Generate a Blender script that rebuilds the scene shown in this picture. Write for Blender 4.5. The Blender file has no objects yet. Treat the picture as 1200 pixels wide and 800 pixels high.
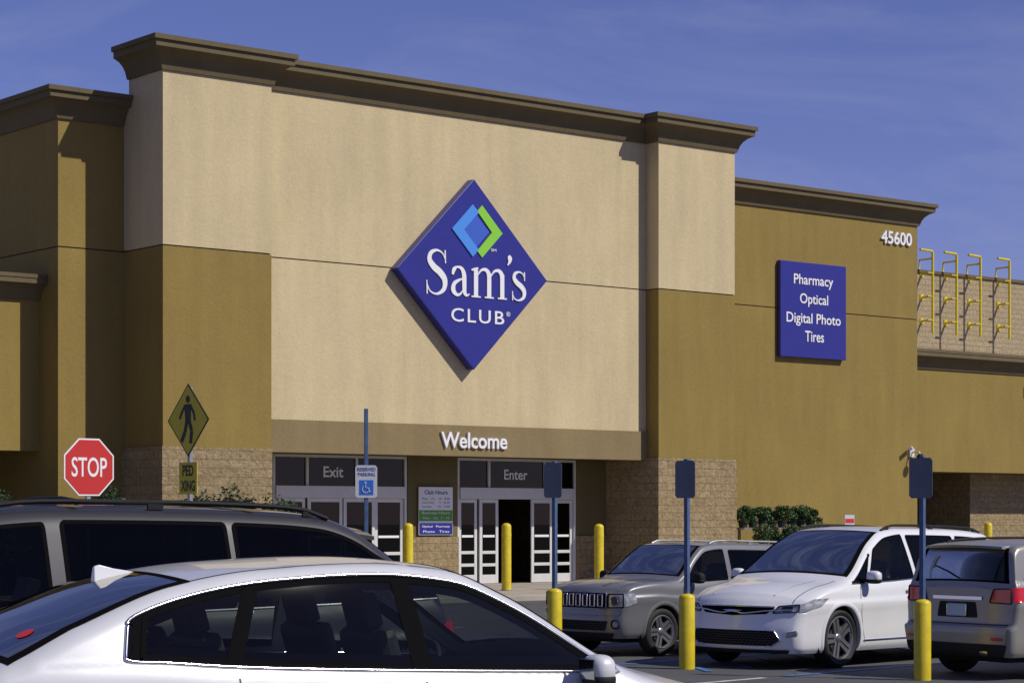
import bpy, bmesh, math, random
from mathutils import Vector, Matrix
random.seed(7)
SC=bpy.context.scene
C=SC.collection
F=2592.0; HOR=607.0; EYE=1.85
FW=Vector((.6293,.7771,0)); RT=Vector((.7771,-.6293,0))
R=math.radians
def sstep(a,b,x):
    t=max(0,min(1,(x-a)/(b-a))); return t*t*(3-2*t)
def gz(x,y):
    d=x*FW.x+y*FW.y
    return .20*(1-sstep(15,25.5,d))
def at(px,d,z=None):
    p=FW*d+RT*((px-600)/F*d); p.z=gz(p.x,p.y) if z is None else z
    return p
# ---------------------------------------------------------------- materials
def nt(m): m.use_nodes=True; return m.node_tree.nodes,m.node_tree.links
def mat(name,col,rough=.6,metal=0,coat=0,spec=.5,noise=0,nscale=4,bump=0,bscale=60,stretch=(1,1,1),crough=.03):
    m=bpy.data.materials.new(name); n,l=nt(m); b=n['Principled BSDF']
    b.inputs['Base Color'].default_value=(*col,1); b.inputs['Roughness'].default_value=rough
    b.inputs['Metallic'].default_value=metal; b.inputs['Coat Weight'].default_value=coat
    b.inputs['Coat Roughness'].default_value=crough
    b.inputs['Specular IOR Level'].default_value=spec
    tc=n.new('ShaderNodeTexCoord'); mp=n.new('ShaderNodeMapping'); mp.inputs['Scale'].default_value=stretch
    l.new(tc.outputs['Object'],mp.inputs['Vector'])
    if noise:
        t=n.new('ShaderNodeTexNoise'); t.inputs['Scale'].default_value=nscale; t.inputs['Detail'].default_value=8; t.inputs['Roughness'].default_value=.65
        l.new(mp.outputs['Vector'],t.inputs['Vector'])
        r=n.new('ShaderNodeMapRange'); r.inputs['From Min'].default_value=.3; r.inputs['From Max'].default_value=.7
        r.inputs['To Min'].default_value=1-noise; r.inputs['To Max'].default_value=1+noise
        l.new(t.outputs['Fac'],r.inputs['Value'])
        v=n.new('ShaderNodeVectorMath'); v.operation='SCALE'; v.inputs[0].default_value=col
        l.new(r.outputs['Result'],v.inputs['Scale']); l.new(v.outputs['Vector'],b.inputs['Base Color'])
    if bump:
        t=n.new('ShaderNodeTexNoise'); t.inputs['Scale'].default_value=bscale; t.inputs['Detail'].default_value=6
        l.new(tc.outputs['Object'],t.inputs['Vector'])
        bp=n.new('ShaderNodeBump'); bp.inputs['Strength'].default_value=bump; bp.inputs['Distance'].default_value=.02
        l.new(t.outputs['Fac'],bp.inputs['Height']); l.new(bp.outputs['Normal'],b.inputs['Normal'])
    return m
def stucco(name,col):
    m=bpy.data.materials.new(name); n,l=nt(m); b=n['Principled BSDF']; b.inputs['Roughness'].default_value=.9; b.inputs['Specular IOR Level'].default_value=.2
    tc=n.new('ShaderNodeTexCoord')
    big=n.new('ShaderNodeTexNoise'); big.inputs['Scale'].default_value=.45; big.inputs['Detail'].default_value=9; big.inputs['Roughness'].default_value=.7
    mp=n.new('ShaderNodeMapping'); mp.inputs['Scale'].default_value=(2.2,2.2,.3); l.new(tc.outputs['Object'],mp.inputs['Vector'])
    st=n.new('ShaderNodeTexNoise'); st.inputs['Scale'].default_value=1.1; st.inputs['Detail'].default_value=6
    fi=n.new('ShaderNodeTexNoise'); fi.inputs['Scale'].default_value=9; fi.inputs['Detail'].default_value=8; fi.inputs['Roughness'].default_value=.8
    l.new(tc.outputs['Object'],big.inputs['Vector']); l.new(mp.outputs['Vector'],st.inputs['Vector']); l.new(tc.outputs['Object'],fi.inputs['Vector'])
    a=n.new('ShaderNodeMath'); a.operation='ADD'; l.new(big.outputs['Fac'],a.inputs[0]); l.new(st.outputs['Fac'],a.inputs[1])
    a2=n.new('ShaderNodeMath'); a2.operation='ADD'; l.new(a.outputs[0],a2.inputs[0]); l.new(fi.outputs['Fac'],a2.inputs[1])
    r=n.new('ShaderNodeMapRange'); r.inputs['From Min'].default_value=1.1; r.inputs['From Max'].default_value=1.9; r.inputs['To Min'].default_value=.86; r.inputs['To Max'].default_value=1.11
    l.new(a2.outputs[0],r.inputs['Value'])
    v=n.new('ShaderNodeVectorMath'); v.operation='SCALE'; v.inputs[0].default_value=col
    l.new(r.outputs['Result'],v.inputs['Scale']); l.new(v.outputs['Vector'],b.inputs['Base Color'])
    t=n.new('ShaderNodeTexNoise'); t.inputs['Scale'].default_value=14; t.inputs['Detail'].default_value=9; t.inputs['Roughness'].default_value=.75
    l.new(tc.outputs['Object'],t.inputs['Vector'])
    bp=n.new('ShaderNodeBump'); bp.inputs['Strength'].default_value=.6; bp.inputs['Distance'].default_value=.025
    l.new(t.outputs['Fac'],bp.inputs['Height']); l.new(bp.outputs['Normal'],b.inputs['Normal'])
    return m
def blocks(name,c1,c2,mortar,bw=.4,bh=.2,disp=.05,ns=11,ms=.008):
    m=bpy.data.materials.new(name); n,l=nt(m); b=n['Principled BSDF']; b.inputs['Roughness'].default_value=.95; b.inputs['Specular IOR Level'].default_value=.15
    tc=n.new('ShaderNodeTexCoord'); sp=n.new('ShaderNodeSeparateXYZ'); l.new(tc.outputs['Object'],sp.inputs[0])
    ad=n.new('ShaderNodeMath'); ad.operation='ADD'; l.new(sp.outputs['X'],ad.inputs[0]); l.new(sp.outputs['Y'],ad.inputs[1])
    cb=n.new('ShaderNodeCombineXYZ'); l.new(ad.outputs[0],cb.inputs['X']); l.new(sp.outputs['Z'],cb.inputs['Y'])
    br=n.new('ShaderNodeTexBrick'); br.inputs['Scale'].default_value=1; br.inputs['Brick Width'].default_value=bw; br.inputs['Row Height'].default_value=bh
    br.inputs['Mortar Size'].default_value=ms; br.inputs['Color1'].default_value=(*c1,1); br.inputs['Color2'].default_value=(*c2,1); br.inputs['Mortar'].default_value=(*mortar,1)
    l.new(cb.outputs[0],br.inputs['Vector'])
    t=n.new('ShaderNodeTexNoise'); t.inputs['Scale'].default_value=ns; t.inputs['Detail'].default_value=8; t.inputs['Roughness'].default_value=.7; l.new(tc.outputs['Object'],t.inputs['Vector'])
    r=n.new('ShaderNodeMapRange'); r.inputs['From Min'].default_value=.3; r.inputs['From Max'].default_value=.7; r.inputs['To Min'].default_value=.6; r.inputs['To Max'].default_value=1.3; l.new(t.outputs['Fac'],r.inputs['Value'])
    v=n.new('ShaderNodeVectorMath'); v.operation='SCALE'; l.new(br.outputs['Color'],v.inputs[0]); l.new(r.outputs['Result'],v.inputs['Scale']); l.new(v.outputs['Vector'],b.inputs['Base Color'])
    bp=n.new('ShaderNodeBump'); bp.inputs['Strength'].default_value=1; bp.inputs['Distance'].default_value=disp; l.new(t.outputs['Fac'],bp.inputs['Height'])
    b2=n.new('ShaderNodeBump'); b2.invert=True; b2.inputs['Strength'].default_value=.8; b2.inputs['Distance'].default_value=.02; l.new(br.outputs['Fac'],b2.inputs['Height']); l.new(bp.outputs['Normal'],b2.inputs['Normal'])
    l.new(b2.outputs['Normal'],b.inputs['Normal'])
    return m
def glassmat(name,tint,refl=(.6,.6,.6),ior=1.5,rough=.01):
    m=bpy.data.materials.new(name); n,l=nt(m); n.remove(n['Principled BSDF']); o=n['Material Output']
    t=n.new('ShaderNodeBsdfTransparent'); t.inputs[0].default_value=(*tint,1)
    g=n.new('ShaderNodeBsdfGlossy'); g.inputs['Roughness'].default_value=rough; g.inputs[0].default_value=(*refl,1)
    fr=n.new('ShaderNodeFresnel'); fr.inputs[0].default_value=ior
    mx=n.new('ShaderNodeMixShader'); l.new(fr.outputs[0],mx.inputs[0]); l.new(t.outputs[0],mx.inputs[1]); l.new(g.outputs[0],mx.inputs[2]); l.new(mx.outputs[0],o.inputs[0])
    return m
M={}
M['cream']=stucco('cream stucco',(.55,.458,.272))
M['ochre']=stucco('ochre stucco',(.255,.185,.055))
M['taupe']=stucco('taupe stucco',(.235,.18,.09))
M['cornice']=stucco('cornice brown',(.14,.112,.062))
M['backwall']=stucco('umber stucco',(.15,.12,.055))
M['seam']=mat('joint',(.05,.035,.02),.9)
M['stone']=blocks('split face block',(.36,.275,.155),(.30,.225,.12),(.25,.19,.11))
M['palestone']=blocks('pale block',(.40,.32,.20),(.36,.29,.18),(.28,.22,.14),disp=.03)
M['roof']=mat('roof membrane',(.35,.34,.32),.9,noise=.15)
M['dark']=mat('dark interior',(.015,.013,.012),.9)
M['whitealu']=mat('white aluminium',(.60,.60,.58),.45,noise=.06)
M['shopglass']=glassmat('shop glass',(.10,.11,.12),(.65,.64,.60))
M['signblue']=mat('sign blue',(.018,.020,.22),.35,coat=.2,noise=.05,nscale=2)
M['white']=mat('white letter',(.78,.78,.78),.5)
M['signwhite']=mat('weathered sign white',(.46,.49,.52),.6,noise=.06,nscale=8)
M['lightblue']=mat('emblem light blue',(.055,.25,.72),.5)
M['wcblue']=mat('access symbol blue',(.02,.12,.50),.5)
M['midblue']=mat('emblem mid blue',(.03,.10,.50),.5)
M['green']=mat('emblem green',(.22,.58,.03),.5)
M['yellow']=mat('safety yellow',(.62,.48,.008),.45,noise=.16,nscale=7,coat=.15)
M['red']=mat('sign red',(.52,.025,.02),.45)
M['signyellow']=mat('warning yellow',(.66,.52,.015),.5,noise=.08)
M['black']=mat('black paint',(.012,.012,.012),.5)
M['postblue']=mat('weathered blue post',(.055,.10,.20),.5,noise=.25,nscale=9)
M['signback']=mat('grey sign back',(.10,.12,.15),.4,metal=.3,noise=.15)
M['galv']=mat('galvanised steel',(.35,.36,.36),.45,metal=.7,noise=.15)
M['concrete']=mat('concrete',(.36,.32,.26),.9,noise=.18,nscale=1.2,bump=.2)
M['brickpave']=mat('tactile paving',(.20,.07,.045),.9,noise=.2,nscale=3)
M['paintwhite']=mat('road paint white',(.50,.50,.48),.7,noise=.4,nscale=5)
M['paintblue']=mat('road paint blue',(.05,.15,.38),.7,noise=.4,nscale=5)
M['postgreen']=mat('poster green',(.09,.30,.04),.6)
M['pot']=mat('dark plastic pot',(.02,.02,.02),.5)
M['leaf']=mat('leaf',(.035,.080,.015),.55,noise=.5,nscale=9)
M['leafdark']=mat('shrub leaf',(.025,.055,.014),.55,noise=.5,nscale=9)
M['stem']=mat('stem',(.07,.05,.03),.9)
M['flower']=mat('red petals',(.45,.03,.05),.6)
M['tyre']=mat('tyre rubber',(.012,.012,.012),.75,noise=.2)
M['alloy']=mat('alloy wheel',(.42,.42,.43),.3,metal=.85)
M['darkmetal']=mat('brake metal',(.05,.05,.05),.6,metal=.5)
M['chrome']=mat('chrome',(.66,.66,.67),.16,metal=1)
M['mirrorglass']=mat('mirror glass',(.30,.31,.33),.08,metal=1)
M['gloss']=mat('black window trim',(.007,.007,.008),.95,spec=.0)
M['piano']=mat('gloss black',(.008,.008,.009),.25)
M['plastic']=mat('black plastic',(.018,.018,.019),.7,spec=.2)
M['mesh']=blocks('grille mesh',(.006,.006,.006),(.008,.008,.008),(.05,.05,.05),.05,.03,.005,60,.006)
M['interior']=mat('cabin trim',(.030,.029,.028),.75)
M['leather']=mat('dark leather',(.055,.052,.050),.5)
M['beigeseat']=mat('grey cloth',(.10,.095,.085),.8)
M['carglass']=glassmat('car glass',(.46,.50,.49),(.60,.58,.52),1.42)
M['privacy']=glassmat('privacy glass',(.05,.055,.06),(.55,.53,.47),1.42)
M['lamp']=mat('headlamp lens',(.34,.36,.38),.10,coat=1,metal=.15,noise=.6,nscale=16)
M['taillamp']=mat('tail lamp red',(.58,.010,.008),.15,coat=.6)
M['plate']=mat('plate',(.42,.55,.60),.5)
def asphalt():
    m=bpy.data.materials.new('asphalt'); n,l=nt(m); b=n['Principled BSDF']; b.inputs['Roughness'].default_value=.85
    tc=n.new('ShaderNodeTexCoord')
    a=n.new('ShaderNodeTexNoise'); a.inputs['Scale'].default_value=.35; a.inputs['Detail'].default_value=8; l.new(tc.outputs['Object'],a.inputs['Vector'])
    c=n.new('ShaderNodeTexNoise'); c.inputs['Scale'].default_value=45; c.inputs['Detail'].default_value=4; l.new(tc.outputs['Object'],c.inputs['Vector'])
    ad=n.new('ShaderNodeMath'); ad.operation='ADD'; l.new(a.outputs['Fac'],ad.inputs[0]); l.new(c.outputs['Fac'],ad.inputs[1])
    rp=n.new('ShaderNodeValToRGB'); rp.color_ramp.elements[0].position=.3; rp.color_ramp.elements[0].color=(.05,.052,.057,1); rp.color_ramp.elements[1].position=.8; rp.color_ramp.elements[1].color=(.13,.13,.135,1)
    hf=n.new('ShaderNodeMath'); hf.operation='MULTIPLY'; hf.inputs[1].default_value=.5; l.new(ad.outputs[0],hf.inputs[0]); l.new(hf.outputs[0],rp.inputs[0])
    vo=n.new('ShaderNodeTexVoronoi'); vo.feature='DISTANCE_TO_EDGE'; vo.inputs['Scale'].default_value=.28
    wn=n.new('ShaderNodeTexNoise'); wn.inputs['Scale'].default_value=1.2; l.new(tc.outputs['Object'],wn.inputs['Vector'])
    mxv=n.new('ShaderNodeMixRGB'); mxv.inputs[0].default_value=.12; l.new(tc.outputs['Object'],mxv.inputs[1]); l.new(wn.outputs['Color'],mxv.inputs[2]); l.new(mxv.outputs[0],vo.inputs['Vector'])
    cr=n.new('ShaderNodeMapRange'); cr.inputs['From Max'].default_value=.006; cr.inputs['To Min'].default_value=.45; l.new(vo.outputs['Distance'],cr.inputs['Value'])
    v=n.new('ShaderNodeVectorMath'); v.operation='SCALE'; l.new(rp.outputs[0],v.inputs[0]); l.new(cr.outputs[0],v.inputs['Scale']); l.new(v.outputs[0],b.inputs['Base Color'])
    bp=n.new('ShaderNodeBump'); bp.inputs['Strength'].default_value=.4; bp.inputs['Distance'].default_value=.01; l.new(c.outputs['Fac'],bp.inputs['Height']); l.new(bp.outputs[0],b.inputs['Normal'])
    return m
M['asphalt']=asphalt()
def paint(name,col,metal=0,rough=.3,coat=1.0,cr=.03):
    return mat(name,col,rough,metal,coat,noise=.03,nscale=3,crough=cr)
M['pwhite']=paint('pearl white paint',(.60,.61,.63),.05,.4,.8)
M['pwhite2']=paint('white paint',(.72,.73,.75),0,.35,.8)
M['pgrey']=paint('bronze grey paint',(.034,.033,.036),.15,.45,.7)
M['pjeep']=paint('grey metallic paint',(.185,.19,.20),.3,.35,.6)
M['pchamp']=paint('champagne paint',(.27,.26,.235),.3,.35,.5,.12)
# ---------------------------------------------------------------- object helpers
ORG={}
def tag(o,label=None,cat=None,group=None,kind=None):
    if label: o['label']=label
    if cat: o['category']=cat
    if group: o['group']=group
    if kind: o['kind']=kind
    return o
def thing(name,loc,rz=0,label=None,cat=None,group=None):
    o=bpy.data.objects.new(name,None); C.objects.link(o); o.location=loc; o.rotation_euler=(0,0,rz); o.empty_display_size=.3
    ORG[o.name]=Vector((0,0,0)) ; tag(o,label,cat,group); return o
class MB:
    def __init__(s): s.v=[];s.f=[];s.m=[]
    def add(s,vs,fs,mi=0):
        b=len(s.v); s.v+= [tuple(p) for p in vs]
        for f in fs: s.f.append([b+i for i in f]); s.m.append(mi)
        return s
    def box(s,x0,x1,y0,y1,z0,z1,mi=0):
        vs=[(x,y,z) for z in (z0,z1) for y in (y0,y1) for x in (x0,x1)]
        return s.add(vs,[(0,2,3,1),(4,5,7,6),(0,1,5,4),(2,6,7,3),(0,4,6,2),(1,3,7,5)],mi)
    def obox(s,c,h,mx=None,mi=0):
        mx=mx or Matrix.Identity(3); c=Vector(c)
        vs=[c+mx@Vector((x*h[0],y*h[1],z*h[2])) for z in (-1,1) for y in (-1,1) for x in (-1,1)]
        return s.add(vs,[(0,2,3,1),(4,5,7,6),(0,1,5,4),(2,6,7,3),(0,4,6,2),(1,3,7,5)],mi)
    def tube(s,pts,r,n=8,closed=False,mi=0):
        pts=[Vector(p) for p in pts]; N=len(pts); rings=[]
        for i,p in enumerate(pts):
            a=pts[(i-1)%N] if (closed or i>0) else p; b=pts[(i+1)%N] if (closed or i<N-1) else p
            t=(b-a).normalized(); up=Vector((0,0,1)) if abs(t.z)<.9 else Vector((1,0,0))
            e1=t.cross(up).normalized(); e2=t.cross(e1)
            rr=r[i] if isinstance(r,(list,tuple)) else r
            rings.append([p+e1*math.cos(2*math.pi*k/n)*rr+e2*math.sin(2*math.pi*k/n)*rr for k in range(n)])
        vs=[q for rg in rings for q in rg]; fs=[]
        for i in range(N if closed else N-1):
            for k in range(n):
                j=(i+1)%N; fs.append((i*n+k,i*n+(k+1)%n,j*n+(k+1)%n,j*n+k))
        if not closed: fs.append(tuple(range(n))); fs.append(tuple((N-1)*n+k for k in range(n)))
        return s.add(vs,fs,mi)
    def cyl(s,c,r,z0,z1,n=24,dome=0,mi=0):
        prof=[(r,z0),(r,z1)]
        if dome: prof+= [(r*math.cos(a),z1+dome*math.sin(a)) for a in (R(25),R(50),R(72))]+[(.001,z1+dome)]
        vs=[];fs=[]
        for rr,z in prof: vs+=[(c[0]+rr*math.cos(2*math.pi*k/n),c[1]+rr*math.sin(2*math.pi*k/n),z) for k in range(n)]
        for i in range(len(prof)-1):
            for k in range(n): fs.append((i*n+k,i*n+(k+1)%n,(i+1)*n+(k+1)%n,(i+1)*n+k))
        fs.append(tuple(range(n))); fs.append(tuple((len(prof)-1)*n+k for k in range(n)))
        return s.add(vs,fs,mi)
    def lathe(s,prof,c,n=40,mi=0):   # around y axis
        vs=[];fs=[]
        for r,y in prof: vs+=[(c[0]+r*math.cos(2*math.pi*k/n),c[1]+y,c[2]+r*math.sin(2*math.pi*k/n)) for k in range(n)]
        for i in range(len(prof)-1):
            for k in range(n): fs.append((i*n+k,i*n+(k+1)%n,(i+1)*n+(k+1)%n,(i+1)*n+k))
        return s.add(vs,fs,mi)
    def slab(s,poly,y0,y1,mi=0):  # polygon in XZ, extruded in Y
        n=len(poly); vs=[(x,y0,z) for x,z in poly]+[(x,y1,z) for x,z in poly]
        fs=[tuple(range(n)),tuple(range(2*n-1,n-1,-1))]+[(i,(i+1)%n,n+(i+1)%n,n+i) for i in range(n)]
        return s.add(vs,fs,mi)
    def ell(s,c,h,n=16,m=10,pw=1.0,mi=0):
        vs=[];fs=[]
        def sg(a): return math.copysign(abs(a)**pw,a)
        for i in range(m+1):
            th=math.pi*i/m-math.pi/2
            for k in range(n):
                ph=2*math.pi*k/n
                vs.append((c[0]+h[0]*sg(math.cos(th))*sg(math.cos(ph)),c[1]+h[1]*sg(math.cos(th))*sg(math.sin(ph)),c[2]+h[2]*sg(math.sin(th))))
        for i in range(m):
            for k in range(n): fs.append((i*n+k,i*n+(k+1)%n,(i+1)*n+(k+1)%n,(i+1)*n+k))
        return s.add(vs,fs,mi)
    def build(s,name,mt,parent=None,smooth=0,bevel=0,rec=True,org=None,merge=False):
        me=bpy.data.meshes.new(name); me.from_pydata(s.v,[],s.f)
        o=org
        if o is None and parent is not None: o=ORG.get(parent.name)
        if o is not None and o.length>0:
            for v in me.vertices: v.co-=o
        mts=mt if isinstance(mt,(list,tuple)) else [mt]
        for k in mts: me.materials.append(M[k] if isinstance(k,str) else k)
        for p,i in zip(me.polygons,s.m): p.material_index=i
        if rec or merge:
            bm=bmesh.new(); bm.from_mesh(me)
            if merge: bmesh.ops.remove_doubles(bm,verts=bm.verts,dist=.0004)
            bmesh.ops.recalc_face_normals(bm,faces=bm.faces); bm.to_mesh(me); bm.free()
        if smooth:
            for p in me.polygons: p.use_smooth=True
            me.set_sharp_from_angle(angle=R(smooth))
        ob=bpy.data.objects.new(name,me); C.objects.link(ob); ob.parent=parent
        if parent is not None: ORG[ob.name]=ORG.get(parent.name,Vector((0,0,0)))
        if bevel:
            b=ob.modifiers.new('Bevel','BEVEL'); b.width=bevel; b.segments=2; b.limit_method='ANGLE'
        return ob
def wthing(name,loc,label,cat,group=None):   # parts are given in world coordinates
    o=thing(name,loc,0,label,cat,group); ORG[o.name]=Vector(loc); return o
def struct(o): o['kind']='structure'; return o
def text(name,body,x0,x1,z0,z1,y,mt,parent=None,ext=.01,bold=0,space=1.0):
    cu=bpy.data.curves.new(name,'FONT'); cu.body=body; cu.size=1; cu.extrude=.02; cu.offset=bold; cu.align_x='CENTER'; cu.space_character=space; cu.resolution_u=4
    ob=bpy.data.objects.new(name,cu); C.objects.link(ob); bpy.context.view_layer.update()
    me=bpy.data.meshes.new_from_object(ob.evaluated_get(bpy.context.evaluated_depsgraph_get()))
    bpy.data.objects.remove(ob); bpy.data.curves.remove(cu)
    vs=[v.co.copy() for v in me.vertices]
    ax,bx=min(v.x for v in vs),max(v.x for v in vs); ay,by=min(v.y for v in vs),max(v.y for v in vs)
    mb=MB(); 
    pv=[(x0+(v.x-ax)/(bx-ax)*(x1-x0), y-ext*(v.z+.02)/.04, z0+(v.y-ay)/(by-ay)*(z1-z0)) for v in vs]
    mb.add(pv,[tuple(p.vertices) for p in me.polygons]); bpy.data.meshes.remove(me)
    return mb.build(name,mt,parent)
# ---------------------------------------------------------------- ground
def ground():
    mb=MB(); us=[-400,-150,-60,-20,-5]+[i*1.5 for i in range(0,26)]+[60,100,200,500]; ws=[-500,-200,-80,-30,-15,-8,0,8,15,30,80,200,500]
    vs=[];fs=[]
    for u in us:
        for w in ws:
            p=FW*u+RT*w; vs.append((p.x,p.y,gz(p.x,p.y)))
    n=len(ws)
    for i in range(len(us)-1):
        for j in range(n-1): fs.append((i*n+j,i*n+j+1,(i+1)*n+j+1,(i+1)*n+j))
    mb.add(vs,fs); struct(mb.build('ground','asphalt',smooth=60))
ground()
mb=MB(); mb.box(8,80,38.6,45.58,-.1,.12)
struct(mb.build('pavement','concrete',bevel=.02))
mb=MB(); mb.box(28.2,40.56,45.583,46.1,-.1,.12); struct(mb.build('threshold_pavement','concrete'))
mb=MB(); mb.box(8,80,38.42,38.597,-.1,.124); struct(mb.build('kerb','concrete',bevel=.02))
mb=MB(); mb.box(34.5,40.0,38.75,39.6,.1,.126); struct(mb.build('tactile_strip','brickpave'))
# ---------------------------------------------------------------- the store
P,MM,DD,L,RL=43.8,44.3,45.9,45.6,48.3
B=wthing('store_building',(34,46,0),'big box store with cream and ochre stucco walls, brown cornices and glass entrance','store')
def seamed(x0,x1,y0,y1,z0,zs,z1,m0,m1,nm0,nm1,y2=None):
    mb=MB(); mb.box(x0,x1,y0,y1,z0,zs-.015); mb.build(nm0,m0,B)
    mb=MB(); mb.box(x0,x1,y0,y2 or y1,zs+.015,z1); mb.build(nm1,m1,B)
    mb=MB(); mb.box(x0+.03,x1-.03,y0+.03,(y2 or y1)-.03,zs-.0149,zs+.0149); mb.build('joint','seam',B)
YB=85; YT=45.35
for (x0,x1) in ((25.32,28.22),(40.55,43.42)):
    seamed(x0,x1,P,YB,3.48,8.03,12.6,'ochre','cream','pier_wall','upper_pier_wall',YT)
    mb=MB(); mb.box(x0-.04,x1+(.04 if x1>40 else 0),P-.04,YB,0,3.478); mb.build('stone_base','stone',B)
seamed(28.223,40.547,MM,YB,4.2,8.03,12.6,'cream','cream','lower_wall_panel','upper_wall_panel',YT)
mb=MB(); mb.box(25.33,43.41,YT+.003,YB-.01,8.05,11.3); mb.build('sales_hall_block','cream',B)
mb=MB(); mb.box(28.224,40.546,MM-.06,MM+.3,3.42,4.197); mb.build('entrance_fascia','taupe',B)
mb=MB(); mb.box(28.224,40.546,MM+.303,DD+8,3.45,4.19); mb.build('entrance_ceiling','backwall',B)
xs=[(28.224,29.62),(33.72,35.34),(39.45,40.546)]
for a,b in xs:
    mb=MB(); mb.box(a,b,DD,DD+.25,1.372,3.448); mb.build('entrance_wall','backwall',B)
    mb=MB(); mb.box(a,b,DD-.05,DD+.25,.12,1.37); mb.build('stone_dado','stone',B)
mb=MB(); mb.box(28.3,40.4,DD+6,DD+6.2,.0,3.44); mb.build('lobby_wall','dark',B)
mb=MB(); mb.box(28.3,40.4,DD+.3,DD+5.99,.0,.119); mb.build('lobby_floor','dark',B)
seamed(23.64,25.317,L,YB,.0,8.03,11.5,'ochre','ochre','wing_wall','upper_wing_wall')
seamed(43.423,53.17,L,YB,.0,8.03,11.5,'ochre','ochre','wing_wall','upper_wing_wall')
mb=MB(); mb.box(5,23.637,46.5,YB,3.4,7.2); mb.build('low_wing_wall','ochre',B)
mb=MB(); mb.box(5,23.637,50,YB,0,3.398); mb.build('recess_wall','backwall',B)
mb=MB(); mb.box(5,8,46.55,50,0,3.398); mb.build('canopy_column','stone',B)
mb=MB(); mb.box(53.173,95,RL,56,3.4,7.2); mb.build('low_wing_wall','ochre',B)
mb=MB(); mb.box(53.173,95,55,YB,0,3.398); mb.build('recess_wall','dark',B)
mb=MB(); mb.box(60.6,95,49.6,54.9,0,3.396); mb.build('stone_pier','stone',B)
mb=MB(); mb.box(53.2,110,56.003,YB,3.5,11.25); mb.build('rear_wall','palestone',B)
mb=MB(); mb.box(53.2,110,55.93,56.2,11.252,11.36); mb.build('rear_wall_coping','cornice',B)
for q in ((25.5,43.2,44.6,YT-.1,12.602,12.62),(25.5,43.2,YT+.1,YB-.2,11.302,11.32),(43.6,53,46,YB-.2,11.502,11.52),(5.2,23.6,47,YB-.2,7.202,7.22),(53.3,94.8,48.8,55.9,7.202,7.22)):
    mb=MB(); mb.box(*q); mb.build('flat_roof','roof',B)
def sweep(path,prof,name,mt='cornice'):
    pts=[Vector((x,y,0)) for x,y in path]; N=len(pts); off=[]
    nn=[]
    for i in range(N-1):
        d=(pts[i+1]-pts[i]).normalized(); nn.append(Vector((d.y,-d.x,0)))
    for i in range(N):
        if i==0: off.append(nn[0])
        elif i==N-1: off.append(nn[-1])
        else:
            a,b=nn[i-1],nn[i]; off.append((a+b)/(1+a.dot(b)))
    vs=[];fs=[];K=len(prof)
    for p,o in zip(pts,off):
        for (q,z) in prof: vs.append((p.x+o.x*q,p.y+o.y*q,z))
    for i in range(N-1):
        for k in range(K):
            k2=(k+1)%K; fs.append((i*K+k,i*K+k2,(i+1)*K+k2,(i+1)*K+k))
    fs.append(tuple(range(K))); fs.append(tuple((N-1)*K+k for k in range(K)))
    mb=MB(); mb.add(vs,fs); return mb.build(name,mt,B,smooth=25)
def cprof(z,s=1,p=.46):
    h=.70*s
    q=[(-.2,z-h),(.05,z-h),(.07,z-h+.07*s),(.10,z-h+.17*s),(.16,z-h+.28*s),(.25,z-h+.37*s),(.36,z-h+.43*s),(.40,z-h+.44*s),(.40,z-.12*s),(p,z-.11*s),(p,z),(-.2,z)]
    return q
sweep([(25.32,YT+.01),(25.32,P),(28.22,P),(28.22,MM),(40.55,MM),(40.55,P),(43.42,P),(43.42,YT)],cprof(12.68),'cornice')
sweep([(23.64,70),(23.64,L),(25.30,L)],cprof(11.6,.95),'cornice')
sweep([(43.44,L),(53.17,L),(53.17,70)],cprof(11.6,.95),'cornice')
sweep([(5,46.5),(23.62,46.5)],cprof(7.42,.8,.42),'cornice')
sweep([(53.19,RL),(95,RL)],cprof(7.42,.9,.42),'cornice')
def entrance(x0,x1,muls,leafs,word,wx):
    w=.07; y0,y1=DD+.02,DD+.14
    fr=MB()
    fr.box(x0,x0+w,y0,y1,.12,3.44); fr.box(x1-w,x1,y0,y1,.12,3.44); fr.box(x0+w,x1-w,y0,y1,3.37,3.44)
    fr.box(x0+w,x1-w,y0-.05,y1,2.36,2.66)
    for m in muls: fr.box(m-w/2,m+w/2,y0,y1,2.66,3.37)
    f=fr.build('entrance_frame','whitealu',B,bevel=.006)
    ed=[x0+w]+[m for m in muls]+[x1-w]
    for i in range(len(ed)-1):
        a=ed[i]+(w/2 if i else 0)+.001; b=ed[i+1]-(w/2 if i<len(ed)-2 else 0)-.001
        g=MB(); g.box(a,b,y0+.05,y0+.06,2.662,3.368); g.build('transom_pane','shopglass',B)
    text('entrance_word',word,wx[0],wx[1],2.88,3.15,y0+.045,'white',B,.01,.012)
    for (a,b,ins,rails) in leafs:
        d=MB(); ya,yb=y0+ins,y0+ins+.05
        d.box(a,a+.09,ya,yb,.13,2.355); d.box(b-.09,b,ya,yb,.13,2.355); d.box(a+.09,b-.09,ya,yb,2.26,2.355); d.box(a+.09,b-.09,ya,yb,.13,.36)
        for r in rails: d.box(a+.09,b-.09,ya,yb,r-.04,r+.04)
        dr=d.build('door','whitealu',B,bevel=.005)
        g=MB(); g.box(a+.091,b-.091,ya+.02,ya+.028,.37,2.258); g.build('door_glass','shopglass',dr)
        s=MB(); s.box(a+.12,b-.12,ya+.01,ya+.018,1.35,1.41); s.build('door_stripe','white',dr)
entrance(29.63,33.71,[30.65,32.15],[(29.71,30.62,.06,[.95]),(30.66,31.7,.0,[.95]),(31.74,32.7,.0,[.95]),(32.74,33.63,.06,[.95])],'Exit',(31.15,31.75))
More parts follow.
